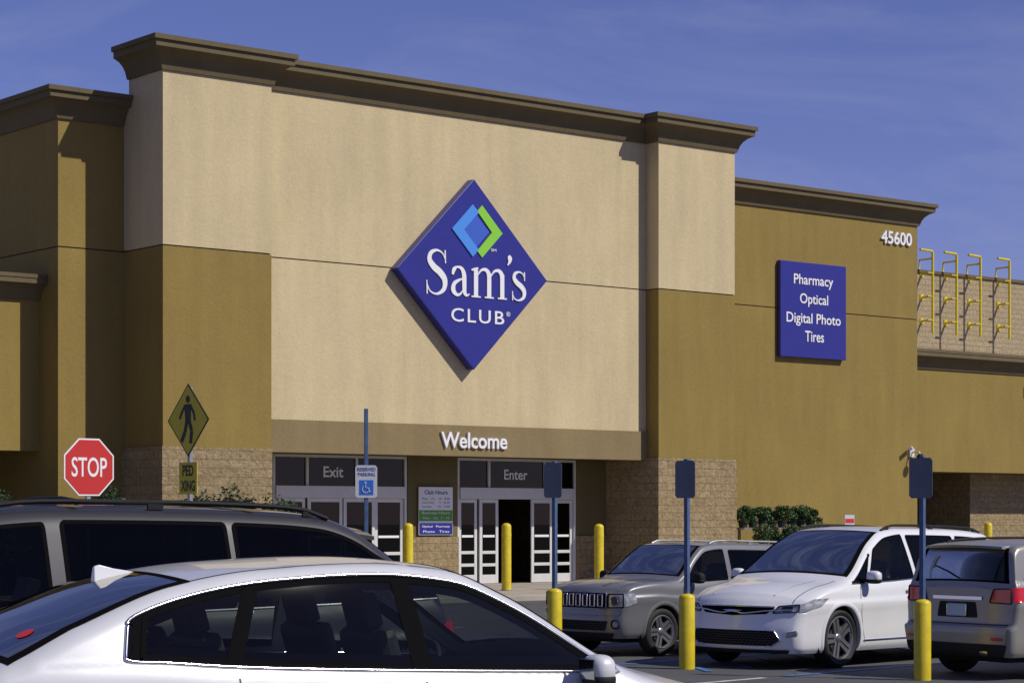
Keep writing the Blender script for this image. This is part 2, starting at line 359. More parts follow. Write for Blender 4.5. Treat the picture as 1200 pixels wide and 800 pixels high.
entrance(35.35,39.44,[36.42,38.35],[(35.43,36.05,.06,[.62,.95]),(36.09,36.72,.0,[.62,.95]),(37.86,38.6,.0,[.62,.95]),(38.64,39.36,.06,[.62,.95])],'Enter',(36.95,37.75))
# diamond sign
cx,cz,hf=34.40,8.0,2.41
S=wthing('wall_sign',(cx,MM,cz-hf),'large dark blue diamond sign with white serif lettering and emblem on the cream wall','shop sign')
mb=MB(); mb.slab([(cx,cz-hf),(cx+hf,cz),(cx,cz+hf),(cx-hf,cz)],MM-.30,MM-.02); mb.build('sign_panel','signblue',S,bevel=.02)
ys=MM-.302
def dia(x,z,h): return [(x,z-h),(x+h,z),(x,z+h),(x-h,z)]
ex,ez=34.47,9.10
mb=MB(); mb.slab(dia(ex,ez,.40),ys-.02,ys); mb.build('emblem_diamond','midblue',S)
def band(x,z,pts): return [(x+a,z+b) for a,b in pts]
mb=MB(); mb.slab(band(ex,ez,[(-.13,.66),(-.79,0),(-.13,-.66),(.06,-.47),(-.41,0),(.06,.47)]),ys-.03,ys-.001); mb.build('emblem_chevron','lightblue',S)
mb=MB(); mb.slab(band(ex,ez,[(.17,.66),(.83,0),(.17,-.66),(-.0,-.49),(.07,-.44),(.49,0),(.07,.44),(.0,.49)]),ys-.026,ys-.001); mb.build('emblem_chevron','green',S)
def cat(pts,k=6):
    out=[]
    n=len(pts)
    for i in range(n-1):
        p0=pts[max(i-1,0)];p1=pts[i];p2=pts[i+1];p3=pts[min(i+2,n-1)]
        for j in range(k):
            t=j/k
            out.append(tuple(.5*((2*b)+(-a+c)*t+(2*a-5*b+4*c-d)*t*t+(-a+3*b-3*c+d)*t**3) for a,b,c,d in zip(p0,p1,p2,p3)))
    out.append(tuple(pts[-1])); return out
gm=MB()
BX,BZ,GS=32.86,7.42,1.13
stroke_n=[0]
def stroke(pts):  # (x,z,width)
    q=cat(pts); stroke_n[0]+=1; e=.022+.0006*stroke_n[0]
    Lp=[];Rp=[]
    for i,(x,z,w) in enumerate(q):
        w*=.9
        a=q[max(i-1,0)];b=q[min(i+1,len(q)-1)]
        tx,tz=b[0]-a[0],b[1]-a[1]; l=math.hypot(tx,tz) or 1; nx,nz=-tz/l,tx/l
        Lp.append((BX+GS*(x+nx*w/2),BZ+GS*(z+nz*w/2))); Rp.append((BX+GS*(x-nx*w/2),BZ+GS*(z-nz*w/2)))
    n=len(q)
    vs=[(x,ys-e,z) for x,z in Lp]+[(x,ys-e,z) for x,z in Rp]+[(x,ys,z) for x,z in Lp]+[(x,ys,z) for x,z in Rp]
    fs=[]
    for i in range(n-1):
        fs+= [(i,i+1,n+i+1,n+i),(i,2*n+i,2*n+i+1,i+1),(n+i,n+i+1,3*n+i+1,3*n+i)]
    gm.add(vs,fs)
Sg=[(.53,.80,.02),(.46,.92,.035),(.31,.975,.055),(.15,.91,.10),(.105,.76,.135),(.22,.61,.165),(.40,.49,.17),(.525,.33,.155),(.50,.13,.11),(.32,.015,.055),(.13,.06,.035),(.035,.22,.02)]
stroke(Sg); stroke([(.545,.70,.03),(.535,.99,.035)]); stroke([(.03,.30,.03),(.04,.0,.035)])
stroke([(.745,.47,.06),(.78,.58,.10),(.87,.645,.05),(.99,.62,.09),(1.06,.50,.125),(1.07,.30,.13),(1.08,.10,.11),(1.14,.03,.06),(1.22,.07,.02)])
stroke([(1.05,.40,.02),(.93,.36,.06),(.79,.27,.10),(.76,.13,.13),(.86,.03,.08),(.97,.06,.045),(1.05,.17,.02)])
for x in (1.40,1.775,2.15): stroke([(x,.02,.13),(x,.56 if x>1.45 else .62,.13)]); stroke([(x-.13,.018,.036),(x+.13,.018,.036)])
stroke([(1.27,.60,.03),(1.36,.63,.06),(1.46,.66,.04)])
for x in (1.40,1.775): stroke([(x+.05,.50,.02),(x+.14,.61,.05),(x+.26,.64,.085),(x+.35,.57,.12),(x+.375,.45,.13)])
stroke([(2.33,1.0,.07),(2.37,.94,.13),(2.36,.86,.08),(2.30,.78,.02)])
stroke([(x*.70+2.42,z*.67,w*.78) for x,z,w in Sg]); stroke([(2.80,.46,.025),(2.795,.66,.03)]); stroke([(2.445,.21,.025),(2.45,0,.03)])
gm.build('sign_lettering','white',S)
text('sign_lettering','CLUB',33.66,35.36,6.78,7.12,ys,'white',S,.02,.006,1.2)
text('trademark_symbol','®',35.43,35.56,7.0,7.12,ys,'white',S,.02,.0)
text('trademark_symbol','SM',34.93,35.10,8.62,8.69,ys,'white',S,.02,.0)
W1=wthing('wall_lettering',(34.5,MM-.06,3.6),'white raised Welcome letters on the taupe band above the entrance','lettering')
text('letters','Welcome',33.50,35.62,3.62,4.02,MM-.065,'white',W1,.06,.015)
W2=wthing('wall_sign',(48.3,L,6.6),'square blue sign listing Pharmacy, Optical, Digital Photo and Tires in white','shop sign')
mb=MB(); mb.box(46.93,49.75,L-.16,L-.01,6.60,9.42); mb.build('sign_panel','signblue',W2,bevel=.015)
def X2(px): return 46.93+(px-910)*.0366
for wd_,a,b,z in (('Pharmacy',925,971,8.74),('Optical',932,965,8.18),('Digital Photo',916.5,980,7.60),('Tires',938,960,7.08)):
    text('sign_lettering',wd_,X2(a),X2(b),z-(.07 if wd_!='Tires' else 0),z+.32,L-.161,'white',W2,.015,.008)
W3=wthing('street_number',(52.1,L,10.3),'white street number 45600 high on the ochre wing wall','street number')
text('digits','45600',51.45,52.85,10.28,10.68,L-.005,'white',W3,.06,.015)
W4=wthing('opening_hours_board',(34.6,DD,1.4),'white, green and blue opening hours board between the two doorways','notice board')
mb=MB(); mb.box(34.02,35.12,DD-.075,DD-.052,1.42,2.66); mb.build('board','white',W4)
mb=MB(); mb.box(34.03,35.11,DD-.079,DD-.075,1.78,2.06); mb.build('green_band','postgreen',W4)
mb=MB(); mb.box(34.03,35.11,DD-.079,DD-.075,1.43,1.73); mb.build('blue_band','signblue',W4)
yb=DD-.0795
text('board_text','Club Hours',34.2,34.95,2.47,2.58,yb+.004,'signblue',W4,.002,.02)
for i,t in enumerate(('Mon. - Fri.   10 - 8:30','Saturday     9 - 8:30','Sunday      10 - 6:00')): text('board_text',t,34.12,35.02,2.33-i*.105,2.39-i*.105,yb+.004,'signblue',W4,.002)
text('board_text','Business Hours',34.12,35.02,1.96,2.03,yb,'white',W4,.002)
text('board_text','Mon. - Sat.  7 - 10',34.15,35.0,1.83,1.89,yb,'white',W4,.002)
text('board_text','Optical   Pharmacy',34.12,35.02,1.60,1.67,yb,'white',W4,.002)
text('board_text','Photo   Tires',34.15,35.0,1.48,1.54,yb,'white',W4,.002)
W5=wthing('security_camera',(53.0,L,3.9),'small white security camera on a bracket at the corner of the ochre wing','camera')
mb=MB(); mb.box(52.75,52.95,L-.08,L-.003,3.75,4.02); mb.tube([(52.85,L-.07,3.9),(52.85,L-.35,3.9),(52.85,L-.4,3.82)],.025); mb.build('bracket','whitealu',W5)
mb=MB(); mb.ell((52.85,L-.4,3.72),(.12,.12,.13)); mb.build('camera_dome','plastic',W5,smooth=60)
mb=MB(); mb.tube([(52.5,L-.3,4.0),(52.75,L-.12,4.02)],.06,12); mb.build('camera_housing','whitealu',W5)
def hook(px,label,arm):
    u=(px-600)/F; k=(.6293+.7771*u)/(.7771-.6293*u); x=k*55.45
    T=wthing('roof_guard_rail',(x,55.6,8.6),label,'rail','yellow hooked rails on the pale rear wall')
    mb=MB(); mb.tube([(x,55.45,8.9),(x,55.45,11.95),(x-.04,55.45,12.02),(x-arm,55.45,12.04)],.05,8); mb.build('post','yellow',T,smooth=60)
    mb=MB(); mb.tube([(x,55.50,11.75),(x,56.1,11.75),(x,56.12,11.38)],.04,8); mb.build('parapet_arm','yellow',T,smooth=60)
    for z in (9.4,10.3,11.2):
        mb=MB(); mb.box(x-.04,x+.04,55.45,55.975,z-.03,z+.03); mb.box(x-.09,x+.09,55.97,56.0,z-.12,z+.12); mb.box(x-.30,x+.04,55.42,55.48,z-.02,z+.02); mb.build('wall_bracket','yellow',T)
hook(1093,'yellow hooked rail on the parapet, nearest the ochre wing',.72)
hook(1121,'yellow hooked rail on the parapet, second from the ochre wing',.72)
hook(1149,'yellow hooked rail on the parapet, third from the ochre wing',.72)
hook(1183,'yellow hooked rail on the parapet, fourth from the ochre wing',.72)
W6=wthing('wall_vent',(60.2,RL,6.6),'small dark louvred vent on the right low wing wall','vent')
mb=MB(); mb.box(61.9,63.0,RL-.06,RL-.003,6.05,6.4); mb.build('frame','taupe',W6)
for i in range(5): mb=MB(); mb.box(61.96,62.94,RL-.075,RL-.061,6.09+i*.06,6.12+i*.06); mb.build('louvre','black',W6)
# ---------------------------------------------------------------- bollards, posts, signs
def bollard(px,d,h,label,group,base=.12):
    p=at(px,d,base); T=thing('bollard',p,0,label,'bollard',group)
    mb=MB(); mb.cyl((0,0),.115,0,h-.08,28,.08); mb.build('sleeve','yellow',T,smooth=50)
    mb=MB(); mb.cyl((0,0),.15,-.01,.025,24); mb.build('base_ring','galv',T)
    mb=MB(); mb.cyl((0,0),.118,h-.32,h-.26,28); mb.build('reflective_band','signyellow',T)
    return T
bollard(478.5,52.0,1.62,'tall yellow bollard in front of the exit doors','yellow bollards before the entrance')
bollard(593.5,53.0,1.62,'tall yellow bollard in front of the enter doors, between the two door leaves','yellow bollards before the entrance')
bollard(702,53.5,1.60,'tall yellow bollard right of the enter doors','yellow bollards before the entrance')
bollard(1158,63.0,1.62,'yellow bollard showing above the white minivan roof','yellow bollards by the right wing')
def yaw_for(n): return math.atan2(n.x,-n.y)
def cn(r,f): v=RT*r+FW*f; return v.normalized()
def signpost(px,d,h,n,label,front=False,hb=.93):
    p=at(px,d); T=thing('parking_sign_post',p,yaw_for(n),label,'sign post','parking sign posts set in yellow bollards')
    mb=MB(); mb.cyl((0,0),.098,-.02,hb-.05,26,.05); mb.build('bollard_sleeve','yellow',T,smooth=50)
    mb=MB(); mb.box(-.028,.028,-.028,.028,hb-.02,h); mb.build('post','postblue',T,bevel=.006)
    y=-.034
    z1=h-.02 if not front else h-.80; z0=z1-.46
    mb=MB(); r=.03; x=.155
    mb.slab([(-x+r,z0),(x-r,z0),(x,z0+r),(x,z1-r),(x-r,z1),(-x+r,z1),(-x,z1-r),(-x,z0+r)],y-.006 if front else .032,y if front else .038)
    s=mb.build('sign_plate','signwhite' if front else 'signback',T)
    if front:
        text('sign_text','RESERVED',-.13,.13,z1-.085,z1-.035,y-.0062,'signblue',s,.002,.02)
        text('sign_text','PARKING',-.12,.12,z1-.155,z1-.105,y-.0062,'signblue',s,.002,.02)
        m2=MB(); m2.box(-.10,.10,y-.009,y-.0065,z0+.04,z0+.25); m2.build('symbol_panel','wcblue',s)
        m2=MB(); cxx,czz=0,z0+.145
        m2.slab([(cxx-.012+.015*math.cos(a),czz+.07+.015*math.sin(a)) for a in [k*math.pi/5 for k in range(10)]],y-.014,y-.0095)
        m2.tube([(cxx-.012,y-.01,czz+.05),(cxx-.012,y-.01,czz-.005),(cxx+.03,y-.01,czz-.005),(cxx+.045,y-.01,czz-.06),(cxx+.065,y-.01,czz-.055)],.008,6)
        m2.tube([(cxx+.05*math.cos(a)-.008,y-.01,czz-.025+.05*math.sin(a)) for a in [R(120+k*15) for k in range(16)]],.007,6)
        m2.build('wheelchair_symbol','signwhite',s)
    else:
        for z in (z0+.06,z1-.06): mb=MB(); mb.cyl((0,-.03),.012,z-.01,z+.01); mb.build('bolt','galv',s)
    return T
fc=cn(.68,.73)
signpost(429,31.3,3.40,cn(.15,-1),'blue post with white reserved parking sign facing the viewer, above the grey van roof',True)
signpost(650,29.2,2.60,fc,'blue post in yellow bollard with dark sign back, left of the grey suv')
signpost(805,27.2,2.58,fc,'blue post in yellow bollard, dark sign back, between grey suv and white minivan')
signpost(1081,25.3,2.56,fc,'blue post in yellow bollard with dark sign back, in front of the champagne suv')
p=at(104,29.4); T=thing('stop_sign',p,yaw_for(cn(.67,-.74)),'red octagonal stop sign above the grey van roof','sign')
mb=MB(); mb.box(-.03,.03,0,.05,0,2.85); mb.build('post','galv',T)
zc=2.53
def octo(r): return [(r*math.cos(R(22.5+45*k))/math.cos(R(22.5)),zc+r*math.sin(R(22.5+45*k))/math.cos(R(22.5))) for k in range(8)]
mb=MB(); mb.slab(octo(.38),-.010,-.002); s=mb.build('sign_border','white',T)
mb=MB(); mb.slab(octo(.36),-.013,-.0102); mb.build('sign_face','red',T)
text('stop_word','STOP',-.27,.27,zc-.13,zc+.13,-.0132,'white',T,.003,.01)
p=at(221,32.0); T=thing('pedestrian_crossing_sign',p,yaw_for(cn(-.74,-.67)),'yellow diamond pedestrian sign with PED XING plaque, in shade beside the store corner','sign')
mb=MB(); mb.box(-.03,.03,0,.05,0,3.75); mb.build('post','galv',T)
zc=3.27
def dd(h): return [(0,zc-h),(h,zc),(0,zc+h),(-h,zc)]
mb=MB(); mb.slab(dd(.53),-.010,-.002); mb.build('sign_border','black',T)
mb=MB(); mb.slab(dd(.50),-.013,-.0102); mb.build('sign_face','signyellow',T)
mb=MB(); y=-.016
mb.slab([(.0+.052*math.cos(k*R(30)),zc+.30+.055*math.sin(k*R(30))) for k in range(12)],y,y+.0025)
mb.slab([(-.09,zc+.23),(.09,zc+.23),(.07,zc-.03),(-.06,zc-.03)],y,y+.0025)
def limb(p,w):
    for i in range(len(p)-1):
        (x0,z0),(x1,z1)=p[i],p[i+1]; l=math.hypot(x1-x0,z1-z0); nx,nz=-(z1-z0)/l*w/2,(x1-x0)/l*w/2
        mb.slab([(x0+nx,z0+nz),(x1+nx,z1+nz),(x1-nx,z1-nz),(x0-nx,z0-nz)],y-.0004*i-.0003,y+.0022)
limb([(.03,zc-.0),(.10,zc-.16),(.07,zc-.34)],.075); limb([(-.02,zc-.0),(-.07,zc-.17),(-.16,zc-.31)],.075)
limb([(.07,zc+.21),(.16,zc+.09),(.18,zc-.01)],.045); limb([(-.07,zc+.21),(-.16,zc+.10),(-.21,zc+.02)],.045)
mb.build('walking_figure','black',T)
mb=MB(); mb.box(-.23,.23,-.010,-.002,2.20,2.66); mb.build('plaque','signyellow',T)
text('plaque_text','PED',-.14,.14,2.46,2.62,-.0102,'black',T,.002,.03); text('plaque_text','XING',-.18,.18,2.24,2.40,-.0102,'black',T,.002,.03)
# ---------------------------------------------------------------- plants
def foliage(c,h,n,sz,seed):
    rnd=random.Random(seed); mb=MB()
    cl=[(Vector((rnd.gauss(0,.4),rnd.gauss(0,.4),rnd.uniform(-.8,.8))),rnd.uniform(.3,.55)) for _ in range(12)]
    for i in range(n):
        q,r=rnd.choice(cl); d=Vector((rnd.gauss(0,1),rnd.gauss(0,1),rnd.gauss(0,1))).normalized()*r*rnd.uniform(.4,1.05)
        p=Vector(c)+Vector(((q.x+d.x)*h[0],(q.y+d.y)*h[1],(q.z*.8+d.z)*h[2]))
        if p.z<.02: continue
        e1=Vector((rnd.gauss(0,1),rnd.gauss(0,1),rnd.gauss(0,.6))).normalized()*sz*rnd.uniform(.6,1.3); e2=e1.cross(Vector((rnd.gauss(0,1),rnd.gauss(0,1),rnd.gauss(0,1)))).normalized()*sz*.45
        mb.add([p-e1,p+e2,p+e1,p-e2],[(0,1,2,3)])
    return mb
def shrub(x,y,h,w,label,seed):
    T=thing('shrub',(x,y,.12),0,label,'shrub','shrubs along the store front')
    foliage((0,0,h*.55),(w,w,h*.50),4200,.055,seed).build('crown','leafdark',T,rec=False)
    mb=MB(); rnd=random.Random(seed)
    for k in range(6): mb.tube([(0,0,0),(rnd.uniform(-.1,.1),rnd.uniform(-.1,.1),h*.3),(rnd.uniform(-.4,.4)*w,rnd.uniform(-.4,.4)*w,h*.75)],[.03,.02,.008],6)
    mb.build('stem','stem',T)
shrub(23.9,43.4,2.3,.75,'dark green shrub left of the store corner, behind the stop sign',3)
shrub(25.3,42.6,2.25,.7,'dark green shrub between the stop sign and the pedestrian sign',4)
shrub(26.3,42.4,2.25,.6,'dark green shrub just right of the pedestrian sign post',5)
shrub(27.4,42.4,2.25,.75,'dark green shrub at the right end of the stone pier base',6)
shrub(21.3,44.0,2.25,.9,'dark green shrub at the left edge of the photo',8)
rk=wthing('plant_rack',(45.1,43.4,.12),'low dark metal plant stand along the ochre wing wall','plant stand')
mb=MB()
for x in (43.7,45.1,46.6):
    for y in (43.0,43.9): mb.box(x-.03,x+.03,y-.03,y+.03,.12,.99 if y<43.5 else 1.54)
    mb.box(x-.025,x+.025,43.03,43.87,.5,.55)
mb.box(43.73,46.57,43.88,43.92,.6,.65)
mb.build('rack_frame','galv',rk)
mb=MB(); mb.box(43.6,46.7,42.9,43.4,.99,1.04); mb.build('shelf','galv',rk); mb=MB(); mb.box(43.6,46.7,43.6,44.1,1.54,1.59); mb.build('shelf','galv',rk)
def potted(x,y,z,label,seed,flower=False):
    T=thing('potted_plant',(x,y,z),0,label,'plant','potted plants on the stand by the wing wall')
    mb=MB(); vs=[];n=16
    for r,zz in ((.11,0),(.14,.16),(.15,.16),(.15,.2)): vs+=[(r*math.cos(2*math.pi*k/n),r*math.sin(2*math.pi*k/n),zz) for k in range(n)]
    fs=[(i*n+k,i*n+(k+1)%n,(i+1)*n+(k+1)%n,(i+1)*n+k) for i in range(3) for k in range(n)]+[tuple(range(n)),tuple(3*n+k for k in range(n))]
    mb.add(vs,fs); mb.build('pot','pot',T)
    foliage((0,0,.36),(.30,.30,.27),1500,.04,seed).build('foliage','leaf',T,rec=False)
    if flower: foliage((0,0,.45),(.25,.25,.2),70,.03,seed+50).build('blossom','flower',T,rec=False)
ORD=['first','second','third','fourth','fifth','sixth','seventh','eighth']
for i in range(8):
    potted(43.8+i*.385,43.85,1.59,'leafy potted plant on the upper shelf, %s from the left'%ORD[i],10+i)
for i in range(7):
    potted(43.9+i*.42,43.15,1.04,'leafy potted plant on the lower shelf, %s from the left'%ORD[i],30+i,i%3==0)
T=wthing('sale_sign',(46.75,42.6,.12),'small white and red sign on a stick in front of the potted plants','sign')
mb=MB(); mb.tube([(46.75,42.6,.12),(46.75,42.6,1.5)],.02); mb.build('stake','galv',T)
mb=MB(); mb.box(46.55,46.95,42.57,42.59,1.35,1.95); mb.build('board','signwhite',T)
mb=MB(); mb.box(46.57,46.93,42.565,42.569,1.72,1.84); mb.build('red_header','red',T)
mb=MB(); mb.box(46.57,46.93,42.565,42.569,1.40,1.56); mb.build('blue_footer','signblue',T)
# ---------------------------------------------------------------- cars
def pchip(pts):
    xs=[p[0] for p in pts]; ys=[p[1] for p in pts]; n=len(xs); h=[xs[i+1]-xs[i] for i in range(n-1)]; d=[(ys[i+1]-ys[i])/h[i] for i in range(n-1)]
    m=[0]*n; m[0]=d[0]; m[-1]=d[-1]
    for i in range(1,n-1):
        if d[i-1]*d[i]<=0: m[i]=0
        else:
            w1=2*h[i]+h[i-1]; w2=h[i]+2*h[i-1]; m[i]=(w1+w2)/(w1/d[i-1]+w2/d[i])
    def f(x):
        if x<=xs[0]: return ys[0]
        if x>=xs[-1]: return ys[-1]
        i=0
        while x>xs[i+1]: i+=1
        t=(x-xs[i])/h[i]; t2=t*t;t3=t2*t
        return (2*t3-3*t2+1)*ys[i]+(t3-2*t2+t)*h[i]*m[i]+(-2*t3+3*t2)*ys[i+1]+(t3-t2)*h[i]*m[i+1]
    return f
def cl(x,a=0,b=1): return max(a,min(b,x))
def inpoly(x,z,poly):
    c=False;n=len(poly);j=n-1
    for i in range(n):
        xi,zi=poly[i];xj,zj=poly[j]
        if (zi>z)!=(zj>z) and x<(xj-xi)*(z-zi)/(zj-zi)+xi: c=not c
        j=i
    return c
def rpoly(p,r=.02,k=4):
    out=[];n=len(p)
    for i in range(n):
        a,b,c=Vector(p[i-1]),Vector(p[i]),Vector(p[(i+1)%n])
        d1=min(r,(a-b).length*.48); d2=min(r,(c-b).length*.48)
        A=b+(a-b).normalized()*d1; Cc=b+(c-b).normalized()*d2
        for j in range(k+1):
            t=j/k; q=A*(1-t)**2+b*2*t*(1-t)+Cc*t*t; out.append((q.x,q.y))
    return out
def chaikin(p,k=2):
    for _ in range(k):
        q=[];n=len(p)
        for i in range(n):
            a=p[i];b=p[(i+1)%n]; q.append((a[0]*.75+b[0]*.25,a[1]*.75+b[1]*.25)); q.append((a[0]*.25+b[0]*.75,a[1]*.25+b[1]*.75))
        p=q
    return p
def area(p): return sum(p[i][0]*p[(i+1)%len(p)][1]-p[(i+1)%len(p)][0]*p[i][1] for i in range(len(p)))/2
def offs(p,d):
    n=len(p); s=1 if area(p)>0 else -1; out=[]
    for i in range(n):
        a=p[i-1];b=p[(i+1)%n]; tx,tz=b[0]-a[0],b[1]-a[1]; l=math.hypot(tx,tz) or 1
        out.append((p[i][0]-tz/l*d*s,p[i][1]+tx/l*d*s))
    return out
class Car:
    def __init__(s,name,sp,label,cat_,group=None):
        s.sp=sp; s.L=sp['L']; s.W=sp['W']; s.xn=s.L/2; s.xr=-s.L/2; s.H=pchip(sp['top']); s.bl=pchip(sp['belt'])
        s.k=sp.get('k',.14); s.kb=sp.get('kb',s.k); s.cr=sp.get('cr',.075); s.tum=sp.get('tum',.36); s.pf=sp.get('pf',.12); s.pr=sp.get('pr',.08); s.kn=sp.get('kn',.26); s.kr=sp.get('kr',.12)
        s.nz=pchip(sp.get('nz',[(.15,.12),(.3,.03),(.5,0),(.7,.03),(1.1,.10)])); s.rz=pchip(sp.get('rz',[(.15,.12),(.3,.02),(.5,0),(.75,.06),(1.1,.10)]))
        s.ins=pchip([(0,.085),(.08,.045),(.2,.030),(.42,.022),(.58,.012),(.70,.0),(.75,.0),(.79,.020),(.92,.034),(1,.055)])
        s.zb=sp.get('zb',.22)
        s.root=thing(name,(0,0,0),0,label,cat_,group)
        s.ztc={}
    def w(s,x,z):
        hw=s.W/2; tf=cl((x-(s.xn-1.0))/1.0); tr=cl((s.xr+.9-x)/.9)
        p=hw-s.pf*tf**2-s.pr*tr**2
        e=cl((x-(s.xn-.12))/.12); p-=.07*(1-math.sqrt(1-e*e)); e=cl((s.xr+.10-x)/.10); p-=.06*(1-math.sqrt(1-e*e))
        b=s.bl(x)
        if z<=b: return p-s.ins(cl((z-s.zb)/(b-s.zb)))
        return p-.055-min((z-b)/.02,1)*.012-(z-b)*s.tum-.10*max(0,z-b)**2
    def h(s,x,y):
        xs=x+s.k*y*y if x>-.2 else x-s.kb*y*y
        if -.6<x<.0: xs=x
        return s.H(cl(xs,s.xr,s.xn))-s.cr*y*y
    def zt(s,x):
        key=round(x,4)
        if key in s.ztc: return s.ztc[key]
        z=s.H(x)
        for _ in range(24): z=.5*z+.5*s.h(x,s.w(x,z))
        s.ztc[key]=z; return z
    def warp(s,x,y,z):
        x0=x; e=cl((x0-(s.xn-.8))/.8); x-=e*s.kn*y*y; e=cl((x0-(s.xn-.25))/.25); x-=e*s.nz(z)
        e=cl((s.xr+.6-x0)/.6); x+=e*s.kr*y*y; e=cl((s.xr+.2-x0)/.2); x+=e*s.rz(z)
        return Vector((x,y,z))
    def side0(s,x,z,sg): return s.warp(x,sg*s.w(x,z),z)
    def top0(s,x,y): return s.warp(x,y,s.h(x,y))
    def side(s,x,z,sg,eps=0):
        p=s.side0(x,z,sg)
        if not eps: return p
        a=s.side0(x+.01,z,sg)-s.side0(x-.01,z,sg); b=s.side0(x,z+.01,sg)-s.side0(x,z-.01,sg); n=a.cross(b).normalized()
        if n.y*sg<0: n=-n
        return p+n*eps
    def top(s,x,y,eps=0):
        p=s.top0(x,y)
        a=s.top0(x+.01,y)-s.top0(x-.01,y); b=s.top0(x,y+.01)-s.top0(x,y-.01); n=a.cross(b).normalized()
        if n.z<0: n=-n
        return p+n*eps
    def cap(s,y,z,fr,eps=0):
        X=s.xn if fr else s.xr; f=lambda y,z: s.warp(X,y,z)
        p=f(y,z); a=f(y+.01,z)-f(y-.01,z); b=f(y,z+.01)-f(y,z-.01); n=a.cross(b).normalized()
        if (n.x<0)==fr: n=-n
        return p+n*eps
    def fill(s,mb,poly,S,cols=None,rows=5,mi=0):
        x0=min(p[0] for p in poly);x1=max(p[0] for p in poly); n=cols or max(8,int((x1-x0)/.03)); vs=[];fs=[]
        for i in range(n+1):
            x=x0+(x1-x0)*(.001+.998*(.5-.5*math.cos(math.pi*i/n)) if n<40 else .001+.998*i/n); zs=[]
            for j in range(len(poly)):
                a=poly[j];b=poly[(j+1)%len(poly)]
                if (a[0]-x)*(b[0]-x)<=0 and a[0]!=b[0]: zs.append(a[1]+(b[1]-a[1])*(x-a[0])/(b[0]-a[0]))
            if not zs: zs=[0]
            lo,hi=min(zs),max(zs)
            for r in range(rows+1): vs.append(S(x,lo+(hi-lo)*r/rows))
        for i in range(n):
            for r in range(rows): q=i*(rows+1)+r; fs.append((q,q+1,q+rows+2,q+rows+1))
        mb.add(vs,fs,mi)
    def ring(s,mb,poly,S,din,dout=0,mi=0):
        a=offs(poly,-dout) if dout else poly; b=offs(poly,din); n=len(poly); vs=[S(*p) for p in a]+[S(*p) for p in b]
        mb.add(vs,[(i,(i+1)%n,n+(i+1)%n,n+i) for i in range(n)],mi)
    def ribbon(s,mb,path,w,S,mi=0):
        n=len(path); vs=[]
        for i in range(n):
            a=path[max(i-1,0)];b=path[min(i+1,n-1)]; tx,tz=b[0]-a[0],b[1]-a[1]; l=math.hypot(tx,tz) or 1; nx,nz=-tz/l*w/2,tx/l*w/2
            vs+=[S(path[i][0]+nx,path[i][1]+nz),S(path[i][0]-nx,path[i][1]-nz)]
        mb.add(vs,[(2*i,2*i+1,2*i+3,2*i+2) for i in range(n-1)],mi)
    def winpoly(s,xab,xat,xbb,xbt,m=.055,lift=.03):
        n=14; p=[]
        for i in range(n+1): x=xab+(xbb-xab)*i/n; p.append((x,s.bl(x)+lift))
        zb_,zt_=p[-1][1],max(s.zt(xbt)-m,s.bl(xbt)+lift+.03)
        for i in range(1,5): t=i/5; p.append((xbb+(xbt-xbb)*t,zb_+(zt_-zb_)*t))
        for i in range(n+1):
            x=xbt+(xat-xbt)*i/n; z=max(s.zt(x)-m,s.bl(x)+lift+.03); p.append((x,z))
        zb_,zt_=s.bl(xab)+lift,p[-1][1]
        for i in range(1,5): t=i/5; p.append((xat+(xab-xat)*t,zt_+(zb_-zt_)*t))
        return chaikin(p,2)
    def body(s,paint):
        sp=s.sp; xs=[s.xr]; x=s.xr
        while x<s.xn-.001:
            st=.032; sl=abs(s.H(min(x+.01,s.xn))-s.H(x))/.01; x=min(s.xn,x+max(.006,st/math.sqrt(1+sl*sl))); xs.append(x)
        NS,NT=48,24; rows=[]
        for x in xs:
            zt=s.zt(x); wt=s.w(x,zt); half=[]
            for i in range(NS): z=s.zb+(zt-s.zb)*i/NS; half.append((s.w(x,z),z))
            for j in range(NT+1): y=wt*(1-j/NT); half.append((y,s.h(x,y)))
            r=sp.get('round',3); A=half[NS-r];Bq=half[NS+r]; c=half[NS]
            for j in range(1,2*r):
                t=j/(2*r); half[NS-r+j]=tuple((1-t)**2*a+2*t*(1-t)*b+t*t*d for a,b,d in zip(A,c,Bq))
            rows.append([s.warp(x,y,z) for y,z in half]+[s.warp(x,-y,z) for y,z in half[-2::-1]])
        K=len(rows[0]); H2=NS+NT; vs=[p for r in rows for p in r]; fs=[]
        R2=sp['arch']
        for i in range(len(xs)-1):
            xm=(xs[i]+xs[i+1])/2; zt=(s.zt(xs[i])+s.zt(xs[i+1]))/2; wt=s.w(xm,zt)
            for k in range(K-1):
                kk=k if k<H2 else K-2-k
                skip=False
                if kk<NS:
                    z=s.zb+(zt-s.zb)*(kk+.5)/NS
                    for wx in (s.fw,s.rw):
                        if (xm-wx)**2+(z-s.wr)**2<R2*R2: skip=True
                    if not skip:
                        for pl in s.holes:
                            if inpoly(xm,z,pl): skip=True;break
                else:
                    y=wt*(1-(kk-NS+.5)/NT)
                    for (a,b,mg,fr) in s.tops:
                        xx=xm+s.k*y*y if fr else xm-s.kb*y*y
                        if a+.02<xx<b-.02 and y<wt-mg-.02: skip=True
                if not skip: fs.append((i*K+k,i*K+k+1,(i+1)*K+k+1,(i+1)*K+k))
        mb=MB(); mb.add(vs,fs)
